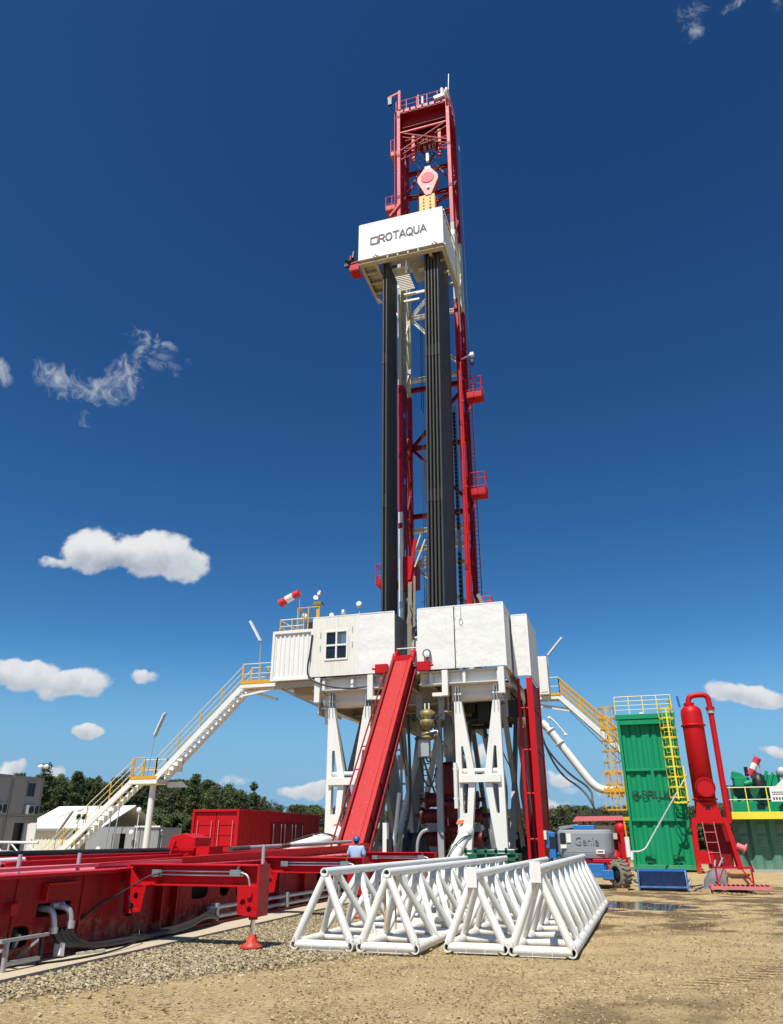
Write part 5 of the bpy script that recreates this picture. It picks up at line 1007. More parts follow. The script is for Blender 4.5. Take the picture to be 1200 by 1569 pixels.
# hose outlet elbows, hose bundle, tubes
mb=MB(); mb.path([(XF-.1,10.45,.68),(XF+.12,10.45,.68),(XF+.17,10.48,.5),(XF+.17,10.48,.4)],.045).path([(XF-.1,10.68,.7),(XF+.13,10.7,.7),(XF+.2,10.78,.62),(XF+.2,10.8,.42)],.045); mb.tube((XF+.17,10.48,.44),(XF+.17,10.48,.36),.065).tube((XF+.2,10.8,.5),(XF+.2,10.8,.4),.065).tube((XF+.02,10.55,.72),(XF+.02,10.8,.72),.04); mb.build('pipe_elbow','chrome_dull',cw)
hs=thing('hydraulic_hose',(-8.4,12,0),'bundle of thick black hoses lying along the foot of the red catwalk','hoses')
for k in range(4):
    o_=k*.06; MB().path([(XF+.18,10.5+.1*k,.4),(XF+.2,10.65+.12*k,.2),(XF+.18+o_*.5,11.3,.1),(XF+.15+o_,12.6,.1),(XF+.15+o_,14.0,.11),(XF+.12+o_*.8,14.7,.18+o_*.4),(XF+.08+o_*.4,15.4,.26+.05*k if k<2 else .16)],.048,10).build('hose','rubber',hs)
MB().path([(XF+.1,9.6,.05),(-8.0,10.3,.05),(-7.95,11.5,.05),(-8.15,12.4,.12),(-8.3,12.2,.5),(-8.4,12.2,.75)],.014,6).build('thin_cable','black',hs)
tb_=thing('hydraulic_tube',(-8.5,20,0),'pair of grey steel tubes clamped along the side of the red catwalk','tubes')
for z in (.34,.17): MB().tube((XF+.06,15.2,z),(XF+.06,28.5,z),.04,10).build('tube','galv',tb_)
for y in (15.4,18.9,22.5,26): MB().box(XF+.0,XF+.14,y,y+.1,.1,.42).build('clamp','galv',tb_)
mb=MB(); 
for i in range(3): mb.path([(XF+.03,11.25+i*.03,.48),(XF+.1,11.55,.66+.02*i),(XF+.2,11.9,.78),(XF+.4,12.35,1.04),(XF+.6,12.45,1.1)],.014,6)
mb.build('control_hose','black',hs)
wb=thing('white_box',(-8.35,10.65,.05),'small white box leaning at the foot of the red catwalk','box'); mb=MB().beam((-8.38,10.62,.05),(-8.42,10.66,.22),.12,.1,up=(0,1,0)); mb.build('body','white',wb,.008)
lb=MB(); 
for i in range(3): lb.beam((-8.33+.05*i,10.95+.12*i,.055),(-8.26+.05*i,11.12+.14*i,.055),.05,.03)
tag(lb.build('timber_scraps','cream_wall'),'scraps of pale timber on the path beside the small white box','timber')
# outriggers with jacks
def outrigger(y,xe,label,front=True,dx=0):
    t=thing('outrigger',(-7.3,y,0),label,'outrigger','outriggers folded out from the red catwalk')
    z0,z1=.9,1.24; x0=XF-.05
    mb=MB(); mb.box(x0,xe,y-.16,y+.16,z1-.025,z1); mb.build('top_flange','red',t,.005); MB().box(x0,xe,y-.16,y+.16,z0,z0+.025).build('bottom_flange','red',t,.005); MB().box(x0,xe,y-.015,y+.015,z0+.027,z1-.027).build('web','red',t)
    MB().box(xe,xe+.04,y-.2,y+.2,.47,z1+.01).build('end_plate','red',t,.005)
    for yy in (y-.17,): 
        MB().plate([(xe-.36,.9),(xe,.9),(xe,.47),(xe-.33,.5)],[arc(xe-.24,.68,.05,.05,0,330,12),arc(xe-.12,.58,.045,.045,0,330,12)],(0,yy,0),(1,0,0),(0,0,1),.02).build('jack_bracket','red',t)
    MB().tube((xe-.12,y-.19,.8),(xe-.12,y-.22,.8),.05,12).build('pin','red',t)
    MB().box(xe-.33,xe,y-.14,y+.16,.5,.88).build('jack_box','red_dark',t)
    MB().plate([(x0-.0,.9),(x0+.42,.9),(x0+.36,.5),(x0+.02,.45)],[arc(x0+.24,.74,.05,.05,0,330,12),arc(x0+.17,.58,.05,.05,0,330,12)],(0,y-.17,0),(1,0,0),(0,0,1),.02).build('root_bracket','red',t)
    MB().prism([(x0,z0),(x0+.35,z0),(x0,z1+.02)],(0,y-.18,0),(1,0,0),(0,0,1),.02).build('gusset','red',t)
    xj=xe-.12; j=MB().tube((xj,y,.5),(xj,y,.42),.075,14).build('jack_collar','red',t); MB().tube((xj,y,.45),(xj,y,.16),.04,14).build('rod','chrome',t)
    MB().lathe((xj,y,.0),[(0,.0),(.19,.0),(.19,.05),(.1,.09),(.07,.2),(.0,.2)],8).build('foot','red',t)
    mb=MB(); mb.tube((x0+.6,y-.1,z1-.11),(xe-.3,y-.1,z1-.11),.016,8).tube((x0+.6,y-.1,z1-.17),(xe-.3,y-.1,z1-.17),.016,8); mb.build('tube','chrome',t)
    mb=MB(); mb.box(x0+.48,x0+.66,y-.14,y-.06,z1-.2,z1-.09).box(xe-.55,xe-.35,y-.13,y-.07,z1-.18,z1-.08).tube((xe-.42,y-.1,z1-.1),(xe-.4,y-.1,z1-.02),.03); mb.path([(xe-.35,y-.1,z1-.13),(xe-.2,y-.12,z1-.16),(xe-.14,y-.14,z0-.02)],.02); build_each(mb,'fitting','steel',t)
    if front: MB().tube((xe+.0,y-.02,z1),(xe+.0,y-.02,1.55),.028,10).build('locking_pin','galv',t)
outrigger(12.6,-6.12,'nearest red outrigger beam with an upright grey pin at its end')
outrigger(17.9,-6.12,'middle red outrigger whose jack stands left of the white trusses',False)
outrigger(24.75,-6.12,'farthest red outrigger ending behind the first white truss, right of the man',False)
# pipes on the catwalk
tag(MB().tube((-12.0,9,1.345),(-12.0,19.6,1.345),.072,16).build('casing_pipe','black'),'long black pipe lying on the far edge of the red catwalk','pipe')
wp=MB().tube((-11.75,16.0,1.22),(-11.5,19.0,1.22),.05,12).tube((-11.4,11.3,1.24),(-11.4,13.0,1.26),.055,12); 
for i in range(5): wp.sphere((-11.2,11.4+i*.25,1.2),.05,8)
tag(wp.build('white_pipe','white'),'short white pipes lying below the long black pipe on the catwalk','pipe')
fc=MB()
for i in range(9): fc.tube((-11.9,14.2+i*.42,1.14),(-11.82,14.3+i*.42,1.27),.025,6)
fc.build('stop_pin','white',cw)
gp=thing('tubular',(-9.9,18,1.35),'grey drill tubular resting on the catwalk in front of the slide','pipe'); mb=MB().tube((-9.98,19.2,1.405),(-9.98,27.6,1.53),.055,14); mb.build('pipe_body','galv',gp); MB().tube((-9.98,18.6,1.39),(-9.98,19.6,1.41),.065,14).tube((-9.98,21.6,1.437),(-9.98,22.2,1.447),.066,14).build('joint','pipe',gp)
hp=thing('pipe_hopper',(-10.9,18,1.1),'small red peaked steel box with levers on the catwalk before the container','steel box')
MB().prism([(-11.37,1.45),(-10.62,1.45),(-10.62,1.66),(-10.98,1.76),(-11.32,1.68)],(0,18.3,0),(1,0,0),(0,0,1),.75).build('cover','red',hp,.01)
MB().prism([(-11.35,1.44),(-10.64,1.44),(-10.7,1.2),(-11.2,1.2)],(0,18.3,0),(1,0,0),(0,0,1),.7).build('base','red',hp,.01)
MB().box(-11.4,-10.55,17.86,17.9,1.42,1.46).box(-10.62,-10.25,18.0,18.7,1.2,1.46).build('flange','red',hp); MB().beam((-11.1,17.8,1.6),(-11.22,17.8,1.2),.09,.05).beam((-10.85,17.8,1.18),(-10.72,17.8,1.3),.12,.04).build('lever','red',hp,.01)
# saw horse, lower left corner
sh=thing('trestle',(-8.3,9.7,0),'small grey steel trestle at the left foot of the catwalk','trestle')
for x,y in ((-8.18,9.32),(-8.2,10.0)):
    MB().beam((x,y,0),(x-.02,y,.42),.05,.05,up=(0,1,0)).build('leg','galv' if y<9.5 else 'black',sh); MB().beam((x-.5,y-.05,0),(x-.4,y-.02,.40),.05,.05,up=(0,1,0)).build('leg','galv',sh)
mb=MB(); mb.beam((-8.2,9.2,.4),(-8.2,10.1,.4),.05,.04).beam((-8.62,8.7,.39),(-8.2,9.35,.39),.04,.05).beam((-8.2,9.35,.12),(-8.2,9.98,.12),.05,.05).beam((-8.7,9.1,.1),(-8.2,9.3,.3),.04,.04).beam((-8.6,10.0,.1),(-8.2,10.0,.38),.03,.03).beam((-8.6,9.7,.05),(-8.25,9.6,.12),.05,.05); mb.build('frame_bar','galv',sh)
mb=MB(); 
for i in range(6): mb.path([(-9.0+.03*i,9.85+.03*i,.28+.03*i),(-8.75,9.95,.36+.025*i),(-8.7,10.1,.3+.02*i),(-8.8,10.2,.2)],.018)
mb.build('cable_coil','black',hs)
# ================================================================ WHITE TRUSSES
def truss(x0,x1,y0,y1,xa,za,shift,label,plate=False):
    t=thing('truss_section',((x0+x1)/2,y0,0),label,'truss','white triangular truss sections lying side by side'); r=.075
    sh_=lambda x,y:(x+shift*(y-y0)/(y1-y0))
    def Pt(x,y,z): return Vector((sh_(x,y),y,z))
    for x in (x0,x1): MB().hollow(Pt(x,y0,r),Pt(x,y1,r),r,r*.72,18).build('bottom_chord','white',t)
    MB().hollow(Pt(xa,y0+.02,za),Pt(xa,y1,za),r*.9,r*.62,18).build('top_chord','white',t)
    n=9; w=(y1-y0-.15)/n
    for i in range(n+1):
        y=y0+.06+i*w; mb=MB().tube(Pt(x0,y,r),Pt(x1,y,r),.07,12); mb.build('cross_tube','white',t)
    rr_=.055
    for i in range(n):
        y=y0+.06+i*w
        for x in (x0,x1):
            MB().tube(Pt(x,y,r+.05),Pt(xa,y+w*.5 if i else y+.02,za-.03),rr_,10).build('lacing','white',t)
            MB().tube(Pt(x,y+w,r+.05),Pt(xa,y+w*.5,za-.03),rr_,10).build('lacing','white',t)
            if i==0: MB().tube(Pt(x,y,r+.05),Pt(xa,y+.04,za-.03),rr_*1.2,12).build('end_strut','white',t)
    mb=MB()
    for x in (x0,x1):
        for i in range(n+1): y=y0+.06+i*w; mb.beam(Pt(x,y-.09,r*2+.0),Pt(x,y+.09,r*2+.0),.02,.07)
    for i in range(n): y=y0+.06+(i+.5)*w; mb.tube(Pt(xa-.06,y,za-.06),Pt(xa+.06,y,za-.06),.03,8)
    mb.build('joint_plate','white',t)
    for x in (x0,x1):
        for i in range(n+1):
            y=y0+.06+i*w; MB().tube(Pt(x,y,r*1.6),Pt(x,y,r*2.35),.062,12,.05).build('weld_collar','white',t)
    mb=MB(); mb.box(x0+.1,x1-.1,y0+.0,y0+.12,.004,.016); mb.box((x0*2+x1)/3-.006,(x0*2+x1)/3+.006,y0-.01,y0+.06,.0,.13).box((x0+2*x1)/3-.006,(x0+2*x1)/3+.006,y0-.01,y0+.06,.0,.13); mb.build('seat_angle','white',t)
    if plate: MB().beam(Pt(xa-.0,y0-.02,za-.18),Pt(xa-.0,y0-.02,za+.12),.17,.02,up=(0,1,0)).build('end_tag','white',t,.004)
truss(-5.54,-4.60,12.72,22.6,-5.07,1.13,.35,'white truss section farthest left, next to the red jack')
truss(-4.41,-3.52,12.74,23.0,-3.99,1.13,.33,'white truss section second from the left, hollow chord ends facing front')
truss(-3.08,-2.19,13.1,23.3,-2.65,1.10,.1,'white truss section third from the left with an end tag',True)
truss(-2.04,-1.15,13.0,22.7,-1.61,1.19,.12,'white truss section farthest right with a square tag and the tallest apex',True)
sl_=MB(); sl_.beam((-4.05,12.9,.3),(-4.05,12.9,1.1),.03,.004,up=(0,1,0)).beam((-3.93,13.1,.3),(-3.95,13.1,1.1),.03,.004,up=(0,1,0)); tag(sl_.build('lifting_strap','wood'),'brown lifting strap hanging from the second white truss','strap')
for (x,y,w_),lb_ in (((-4.1,16.5,.16),'small grey pad tied to a cross tube of the second white truss'),((-2.45,16.5,.16),'small grey pad tied to a cross tube of the third white truss'),((-1.5,15.3,.17),'small grey pad tied to a cross tube of the farthest right truss')): tag(MB().box(x,x+w_,y-.1,y+.1,.02,.19).build('grey_pad','grey_paint'),lb_,'pad')
# ================================================================ RIGHT SIDE
YG=45.8
gt=thing('upright_tank',(1.2,YG,0),'tall bright green upright tank with ribbed recessed front','tank')
GX0,GX1,GZ=-.42,2.72,7.9
mb=MB(); mb.box(GX0,GX0+.16,YG,YG+.35,.1,GZ).box(GX1-.16,GX1,YG,YG+.35,.1,GZ).box(GX0-.06,GX1+.06,YG-.02,YG+.4,GZ,GZ+.28).box(GX0+.16,GX1-.16,YG+.02,YG+.35,GZ-.3,GZ-.02).box(GX0+.16,GX1-.16,YG+.02,YG+.35,.1,.34); mb.build('frame','green',gt,.015)
MB().corr(GX0+.16,GX1-.16,YG+.33,.34,GZ-.3,.52,.07).build('front_panel','green',gt)
for z in (2.55,5.15):
    for a,b2 in ((GX0+.18,1.08),(1.25,GX1-.18)): MB().box(a,b2,YG+.22,YG+.36,z-.06,z+.06).build('rib','green',gt,.01)
    MB().box(1.08,1.25,YG+.315,YG+.36,.34,GZ-.32).build('mullion','green',gt) if z<3 else None
MB().corr(YG+.4,YG+3.0,GX1-.1,.1,GZ,.4,.05,'y').build('side_panel','green',gt); MB().box(GX0+.02,GX0+.08,YG+.4,YG+3.0,.1,GZ).box(GX0,GX1,YG+2.95,YG+3,.1,GZ).box(GX0,GX1,YG+.4,YG+3,GZ-.05,GZ+.02).build('shell','green',gt)
for x in (.2,1.65): mb=MB(); mb.box(x,x+.55,YG+.2,YG+.32,.75,.8).box(x+.1,x+.45,YG+.2,YG+.32,.45,.5); mb.build('bracket','green_dark',gt)
strokes('DRILLMEC',(.50,YG+.30,3.68),(1,0,0),(0,0,1),2.0,.36,.055,.008).build('lettering','ink_green',gt)
mb=MB()
for rr0 in (.17,.24): 
    pts=arc(.2,3.87,rr0,rr0*.8,20+rr0*200,330+rr0*100,16)
    for p,q in zip(pts,pts[1:]): mb.beam((p[0],YG+.30,p[1]),(q[0],YG+.30,q[1]),.035,.012,up=(0,1,0))
mb.beam((.1,YG+.298,3.78),(.2,YG+.298,3.98),.04,.012,up=(0,1,0)).beam((.2,YG+.296,3.98),(.28,YG+.296,3.78),.04,.012,up=(0,1,0)); mb.build('emblem','ink_green',gt)
railing([(GX0,YG+2.9),(GX0,YG+.05),(GX1-.05,YG+.05),(GX1-.05,YG+2.9)],GZ+.28,1.0,parent=gt,mid=3,step=.85,toe=False,mat_top='cream',mat_post='yellow_b')
MB().sphere((1.0,YG+.2,GZ+.32),.12,10,(1.3,1,.7)).build('vent_cap','white',gt)
def cage(cx,cy,z0,z1,r,label,mat,n,ladder_w=.4,bars=(R(-90),R(5),R(175))):
    t=thing('cage_ladder',(cx,cy,z0),label,'caged ladder'); yl=cy+r
    ladder((cx,yl,z0),(cx,yl,z1+.3),ladder_w,(1,0,0),mat,t,'ladder_frame',.018,.35)
    for k in range(n):
        z=z1-(z1-z0-.2)*k/(n-1); pts=[(cx+ladder_w/2,yl,z)]+[(cx+r*math.cos(a),cy-.1+r*math.sin(a),z) for a in np.linspace(R(20),R(-200),14)]+[(cx-ladder_w/2,yl,z)]
        mb=MB()
        for p,q in zip(pts,pts[1:]): mb.beam(p,q,.03,.07)
        mb.build('hoop',mat,t)
    for a in bars:
        MB().beam((cx+r*math.cos(a),cy-.1+r*math.sin(a),z0+.1),(cx+r*math.cos(a),cy-.1+r*math.sin(a),z1+.04),.09 if a==R(-90) else .022,.02,up=(0,1,0)).build('cage_bar',mat,t)
    return t
cg=cage(2.3,YG-.42,3.45,8.3,.4,'bright yellow caged ladder on the front of the green tank','yellow_b',10)
MB().box(1.85,2.8,YG-.85,YG-.8,3.36,3.44).box(2.72,2.8,YG-.85,YG,3.3,5.2).box(2.1,2.8,YG-.1,YG,3.36,3.44).build('base_frame','yellow_b',cg)
cl=cage(-.95,YG+.3,3.6,8.6,.42,'orange-yellow caged ladder left of the green tank','yellow',9,bars=(R(-90),R(-35),R(-145),R(5),R(175)))
mb=MB(); mb.box(-1.5,-.4,YG-.2,YG-.14,3.05,3.12).box(-1.5,-.4,YG+.7,YG+.76,3.05,3.12).box(-1.52,-1.46,YG-.2,YG+.76,3.05,3.12)
for x in (-1.5,-1.2,-.95,-.7,-.42): mb.box(x-.025,x+.025,YG-.19,YG-.15,3.1,5.1)
mb.box(-1.52,-.4,YG-.2,YG-.15,5.05,5.12).box(-1.52,-.4,YG-.2,YG-.15,4.0,4.2); mb.build('gate_basket','yellow',cl)
# blue tray in front of the tank
bt=thing('blue_bin',(.65,30.2,0),'empty dark blue steel bin lying in front of the green tank','bin')
mb=MB(); mb.box(-.15,1.4,30.75,30.79,.04,.62).box(-.15,1.4,30.05,30.78,.03,.06); mb.build('back_panel','blue_dark',bt); mb=MB()
for x in (-.17,1.4): mb.prism([(29.95,.02),(30.8,.02),(30.8,.62),(30.35,.62)],(x+.01,0,0),(0,1,0),(0,0,1),.03)
mb.build('end_panel','blue_dark',bt); mb=MB(); mb.box(-.2,1.43,30.0,30.06,.08,.13).box(-.2,1.43,30.36,30.42,.58,.66).box(-.2,-.15,29.95,30.0,.0,.6).box(1.4,1.45,29.95,30.0,.0,.6); mb.build('frame','blue',bt)
tag(MB().path([(-.6,44.4,1.0),(.2,44.3,1.0),(.6,44.6,1.6),(2.5,45.0,4.2),(2.9,45.2,4.8)],.045).build('flow_line','galv'),'thin pale pipe rising diagonally across the front of the green tank','pipe')
# mud gas separator
sp=thing('gas_separator',(3.6,45,0),'tall red cylindrical gas separator on legs beside the green tank','separator'); cx,cy=3.62,45.2
MB().lathe((cx,cy,0),[(.0,2.55),(.56,2.6),(.56,8.0),(.52,8.2),(.38,8.36),(.2,8.43),(0,8.44)],36).build('vessel','red',sp)
for z in (7.3,3.5): MB().lathe((cx,cy,z),[(.56,0),(.64,.0),(.64,.07),(.56,.07)],32).build('ring','red',sp)
q=MB().tube((cx+.05,cy-.55,4.1),(cx+.05,cy-.8,4.1),.38,24).build('manhole','red',sp); MB().tube((cx+.05,cy-.8,4.1),(cx+.05,cy-.88,4.1),.5,28).build('manhole_cover','red',q); mb=MB()
for k in range(20): a=2*math.pi*k/20; mb.tube((cx+.05+.45*math.cos(a),cy-.78,4.1+.45*math.sin(a)),(cx+.05+.45*math.cos(a),cy-.95,4.1+.45*math.sin(a)),.035,6)
mb.build('bolt','red_dark',q)
MB().path([(cx-.05,cy,8.35),(cx-.05,cy,8.75),(cx+.1,cy,8.95),(cx+.7,cy,9.0),(cx+.98,cy,8.9),(cx+1.02,cy,8.5),(cx+1.02,cy,7.6),(cx+1.0,cy-.1,2.4)],.15,14,2).build('vent_pipe','red',sp)
mb=MB(); mb.tube((cx-.05,cy,8.42),(cx-.05,cy,8.56),.28,20).tube((cx+1.02,cy,8.15),(cx+1.02,cy,8.3),.24,18); mb.build('pipe_flange','red',sp); MB().tube((cx+1.02,cy,7.95),(cx+1.02,cy,8.14),.2,14).build('valve','galv',sp); MB().tube((cx-.55,cy-.1,8.35),(cx-.62,cy-.1,8.95),.06,8).build('gauge_pipe','blue',sp)
mb=MB(); mb.box(cx-.85,cx+1.0,cy-.8,cy-.62,2.35,2.62).box(cx-.85,cx+1.0,cy+.6,cy+.8,2.35,2.62).box(cx-.85,cx-.68,cy-.62,cy+.6,2.35,2.6).box(cx+.83,cx+1.0,cy-.62,cy+.6,2.35,2.6); build_each(mb,'base_beam','red',sp)
for a,b2 in (((cx-.78,cy-.7),(cx-.85,cy-.75)),((cx+.8,cy-.7),(cx+1.15,cy-.75)),((cx-.78,cy+.7),(cx-.8,cy+.75)),((cx+.9,cy+.7),(cx+1.2,cy+.75))): MB().beam((*a,2.4),(*b2,.02),.22,.2,up=(0,1,0)).build('leg','red',sp,.01)
MB().prism([(-.62,0),(.62,0),(.5,.75),(-.5,.75)],(cx,cy-.6,2.62),(1,0,0),(0,0,1),.05).build('saddle','red',sp); mb=MB(); mb.box(cx-.1,cx+.15,cy-.66,cy-.62,3.05,3.2); mb.build('slot','black',sp)
mb=MB(); mb.tube((cx-.62,cy-.7,.5),(cx-.0,cy-.7,.5),.06).box(cx-.85,cx-.1,cy-.85,cy-.5,.45,1.05); mb.build('valve_box','red',sp); MB().box(cx-.3,cx+.9,cy+.0,cy+.5,.2,2.3).build('dark_pipework','red_dark',sp)
ladder((cx+.0,cy-.9,.5),(cx-.1,cy-.85,2.4),.55,(1,0,0),'red_faded',sp,'ladder',.025,.42)
mb=MB(); mb.tube((cx+1.1,cy-.8,1.3),(cx+1.45,cy-.9,1.15),.15,14).tube((cx+1.43,cy-.9,1.16),(cx+1.5,cy-.92,1.13),.24,16); mb.build('outlet_nozzle','red_faded',sp); MB().path([(cx+1.4,cy-.95,1.1),(cx+1.5,cy-1,.6),(cx+1.6,cy-1.1,.1)],.07).build('outlet_hose','black',sp)
mb=MB(); mb.path([(2.9,36,.8),(2.6,34,.3),(2.2,32.5,.05),(1.75,31,.04),(1.6,30.2,.04)],.035).path([(3.2,36,.9),(2.7,33.5,.5),(2.35,32,.08),(1.9,30.3,.04)],.03).path([(2.5,31.6,.05),(2.3,30.8,.06),(2.05,29.9,.04),(1.9,29.4,.04)],.03).path([(1.5,33,.04),(1.7,32.2,.35),(1.55,31.5,.05),(1.3,31.3,.04)],.03); tag(mb.build('pale_hose','galv'),'pale hoses trailing on the ground left of the red skid','hoses')
# red skid with crate
rs=thing('red_skid',(3.05,29.6,0),'faded red grated skid with a frame standing in front of the separator','skid'); mb=MB(); mb.box(2.1,3.95,29.2,29.27,.1,.2).box(2.1,3.95,30.2,30.27,.1,.2).box(2.1,2.16,29.27,30.2,.1,.2).box(3.9,3.95,29.27,30.2,.1,.2)
mb.build('base_frame','red_faded',rs)
for i in range(13): MB().beam((2.15+i*.145,29.25,.21),(2.15+i*.145,30.22,.21),.03,.05).build('grating_bar','red_faded',rs)
mb=MB(); mb.box(2.3,3.5,29.45,29.5,.72,.78).tube((2.35,29.48,.2),(2.35,29.48,.75),.03).tube((3.45,29.48,.2),(3.45,29.48,.75),.03).beam((2.38,29.48,.3),(2.6,29.48,.72),.05,.04).beam((3.42,29.48,.3),(3.15,29.48,.72),.05,.04).box(2.3,2.36,29.5,30.1,.72,.78).box(3.44,3.5,29.5,30.1,.72,.78); mb.build('guard_frame','red',rs)
wc=thing('wooden_crate',(3.1,29.9,.23),'pale timber crate standing on the red skid','crate')
for z0,z1 in ((.24,.44),(.5,.68)): MB().box(2.7,3.4,29.62,29.66,z0,z1).box(2.68,2.72,29.66,30.1,z0,z1).box(3.38,3.42,29.66,30.1,z0,z1).build('plank','wood',wc)
MB().box(2.7,2.78,29.6,29.63,.22,.7).build('batten','wood',wc); MB().box(2.72,3.38,29.68,30.1,.25,.62).build('inner_box','wood',wc)
heap('tarpaulin',2.75,30.75,.75,.4,.66,'tarp','grey plastic sheet crumpled behind the wooden crate on the red skid','tarpaulin',11,k=.4)
# mud tanks on the right
mt=thing('mud_tank',(9,47,0),'pale green mud tank with yellow-edged walkway at the right edge','tank'); YM=46.9
MB().corr(4.9,16,YM,.12,2.7,.95,.14).build('lower_wall','green_pale',mt); mb=MB(); mb.box(4.85,16,YM-.05,YM+.2,.0,.14); mb.build('base_rail','galv',mt)
for x in np.arange(5.15,12,.95):
    mb=MB()
    for z in np.arange(1.25,2.35,.085):
        if 1.75<z<1.86: continue
        mb.box(x,x+.4,YM-.05,YM-.02,z,z+.04)
    mb.build('louvre','green_louvre',mt)
MB().box(4.85,16,46.0,YM+2,2.62,2.68).build('walkway','green_dark',mt); MB().box(4.7,16,45.94,46.0,2.56,2.92).build('edge_beam','yellow_b',mt,.01)
railing([(4.75,46.0),(16,46.0)],2.92,1.22,parent=mt,step=1.05,toe=False,mat_top='cream',mat_post='yellow_b',mid=1,r=.03)
MB().box(4.9,16,YM+.9,YM+1.0,2.9,3.5).build('upper_wall','green',mt,.02); MB().box(4.9,16,YM+1.6,YM+1.7,3.3,4.4).build('rear_wall','green_dark',mt)
for i in range(14): MB().beam((5.0+i*.4,YM+.95,3.5),(5.15+i*.4,YM+1.5,3.85),.2,.04).build('slanted_plate','green',mt)
mb=MB(); mb.box(6.45,6.85,YM+.86,YM+.9,3.15,3.4); mb.build('opening','black',mt); MB().box(4.75,5.15,YM+.2,YM+.6,2.92,4.3).build('switch_cabinet','grey_paint',mt)
sb=thing('notice_board',(7.5,45.9,3.5),'white notice board with rows of blue print on the yellow railing','sign'); MB().box(6.95,8.2,45.92,45.95,3.42,4.12).build('panel','white',sb)
mb=MB(); 
for z,h_,n in ((3.85,.05,14),(3.75,.05,12)):
    for i in range(n): mb.box(7.05+i*.08,7.05+i*.08+.055,45.91,45.92,z,z+h_)
for i in range(7): mb.box(7.05+i*.14,7.13+i*.14,45.91,45.92,3.5,3.62)
mb.build('print_rows','blue_dark',sb,kind='stuff')
en=thing('shale_shaker',(6.3,48,3.9),'green shaker machinery above the mud tank wall','machinery'); mb=MB(); mb.box(5.5,6.3,47.6,48.6,4.3,4.75); mb.prism([(5.4,4.7),(6.2,4.7),(5.9,5.0),(5.5,5.1)],(0,48,0),(1,0,0),(0,0,1),.6); mb.tube((6.0,47.6,4.4),(6.4,47.6,4.5),.15).box(7.1,7.9,48,48.8,4.2,4.9).beam((7.0,48,4.3),(7.3,48,5.1),.15,.15).beam((7.3,48,4.3),(7.6,48,5.0),.12,.12); mb.build('body','green',en,.02); MB().tube((6.2,47.6,4.8),(6.2,47.6,5.3),.1).build('exhaust','black',en)
dm=thing('agitator_motor',(6.7,47.7,4.2),'black motor housing beneath the second wind sock','motor'); MB().lathe((6.75,47.6,4.2),[(.36,0),(.36,.3),(.22,.7),(.1,.75),(0,.76)],14).build('housing','black',dm); MB().beam((6.4,47.5,4.7),(6.75,47.5,4.95),.25,.2).build('cover','tarp_dark',dm)
windsock('wind_sock',(6.9,47.5,5.75),(6.35,47.5,4.85),.2,.16,'small red and white wind sock hanging above the mud tanks',(6.95,47.6,4.4))
for x,z,s,lb_ in ((8.0,5.0,.26,'round grey steel drum end, upper one above the mud tanks'),(8.45,4.72,.28,'round grey steel drum end, lower one above the mud tanks')):
    tg=MB().lathe((x,47.6,z),[(0,0),(s,0),(s,.7),(0,.7)],20,axis=(.1,1,0)); tag(tg.build('drum','galv'),lb_,'drum')
tg=MB().box(8.65,9.0,48,48.4,4.8,5.3); tag(tg.build('engine_box','black',bevel=.03),'black box behind the grey drums at the right edge','box')
tg=MB().prism([(-.45,0),(.5,0),(.0,.38)],(7.9,47.0,4.22),(1,0,0),(0,0,1),.5); tag(tg.build('white_hood','white'),'small white pointed hood in front of the grey drums','hood')
gl=thing('gantry_mast',(9.2,50,4),'thin grey lattice pole at the right edge of the photo','mast'); mb=MB()
for x in (9.0,9.35): mb.tube((x,50,3),(x+.1,50,7.0),.04,6)
for i in range(14): mb.beam((9.0+.1*i/14,50,3+i*.28),(9.35+.1*(i+1)/14,50,3.28+i*.28),.03,.03)
mb.build('lattice','galv',gl)
# flow line from the rig and hanging hoses
fl=thing('flow_pipe',(-3,46.6,4),'thick white flow pipe sloping from the rig behind the caged ladder','pipe')
MB().path([(-4.75,46.4,8.0),(-4.3,46.4,7.55),(-2.4,46.5,4.75),(-1.95,46.5,4.3),(-1.5,46.5,4.12),(-.2,46.5,4.12)],.225,18,2).build('pipe_body','white',fl)
d1=Vector((1.9,0,-2.8)).normalized()
for t0 in (0,.9): MB().lathe(Vector((-4.3,46.4,7.55))+d1*t0,[(.225,0),(.29,0),(.29,.07),(.225,.07)],18,axis=d1).build('flange','white',fl)
mb=MB(); mb.path([(-4.2,46.1,8.1),(-4.1,46.1,8.2),(-3.5,46.1,7.4),(-3.3,46.1,7.2)],.04).sphere((-4.25,46.1,8.2),.11,8).sphere((-3.4,46.1,7.2),.1,8); mb.build('lifting_eye','white',fl)
for i,(a,b2,e) in enumerate((((-4.8,45.9,8.0),(-3.9,45.8,5.0),(-1.6,45,1.6)),((-4.8,46.0,7.8),(-3.4,45.8,5.0),(-2.0,45,2.2)))):
    tag(MB().path([a,(a[0]+.1,a[1],a[2]-1.2),b2,(b2[0]+1.2,b2[1],b2[2]-.8),(-2.2,45.2,3.4),e],.055).build('hanging_hose','rubber'),'black hose sagging beside the white flow pipe, '+('outer' if i==0 else 'inner')+' one','hose')
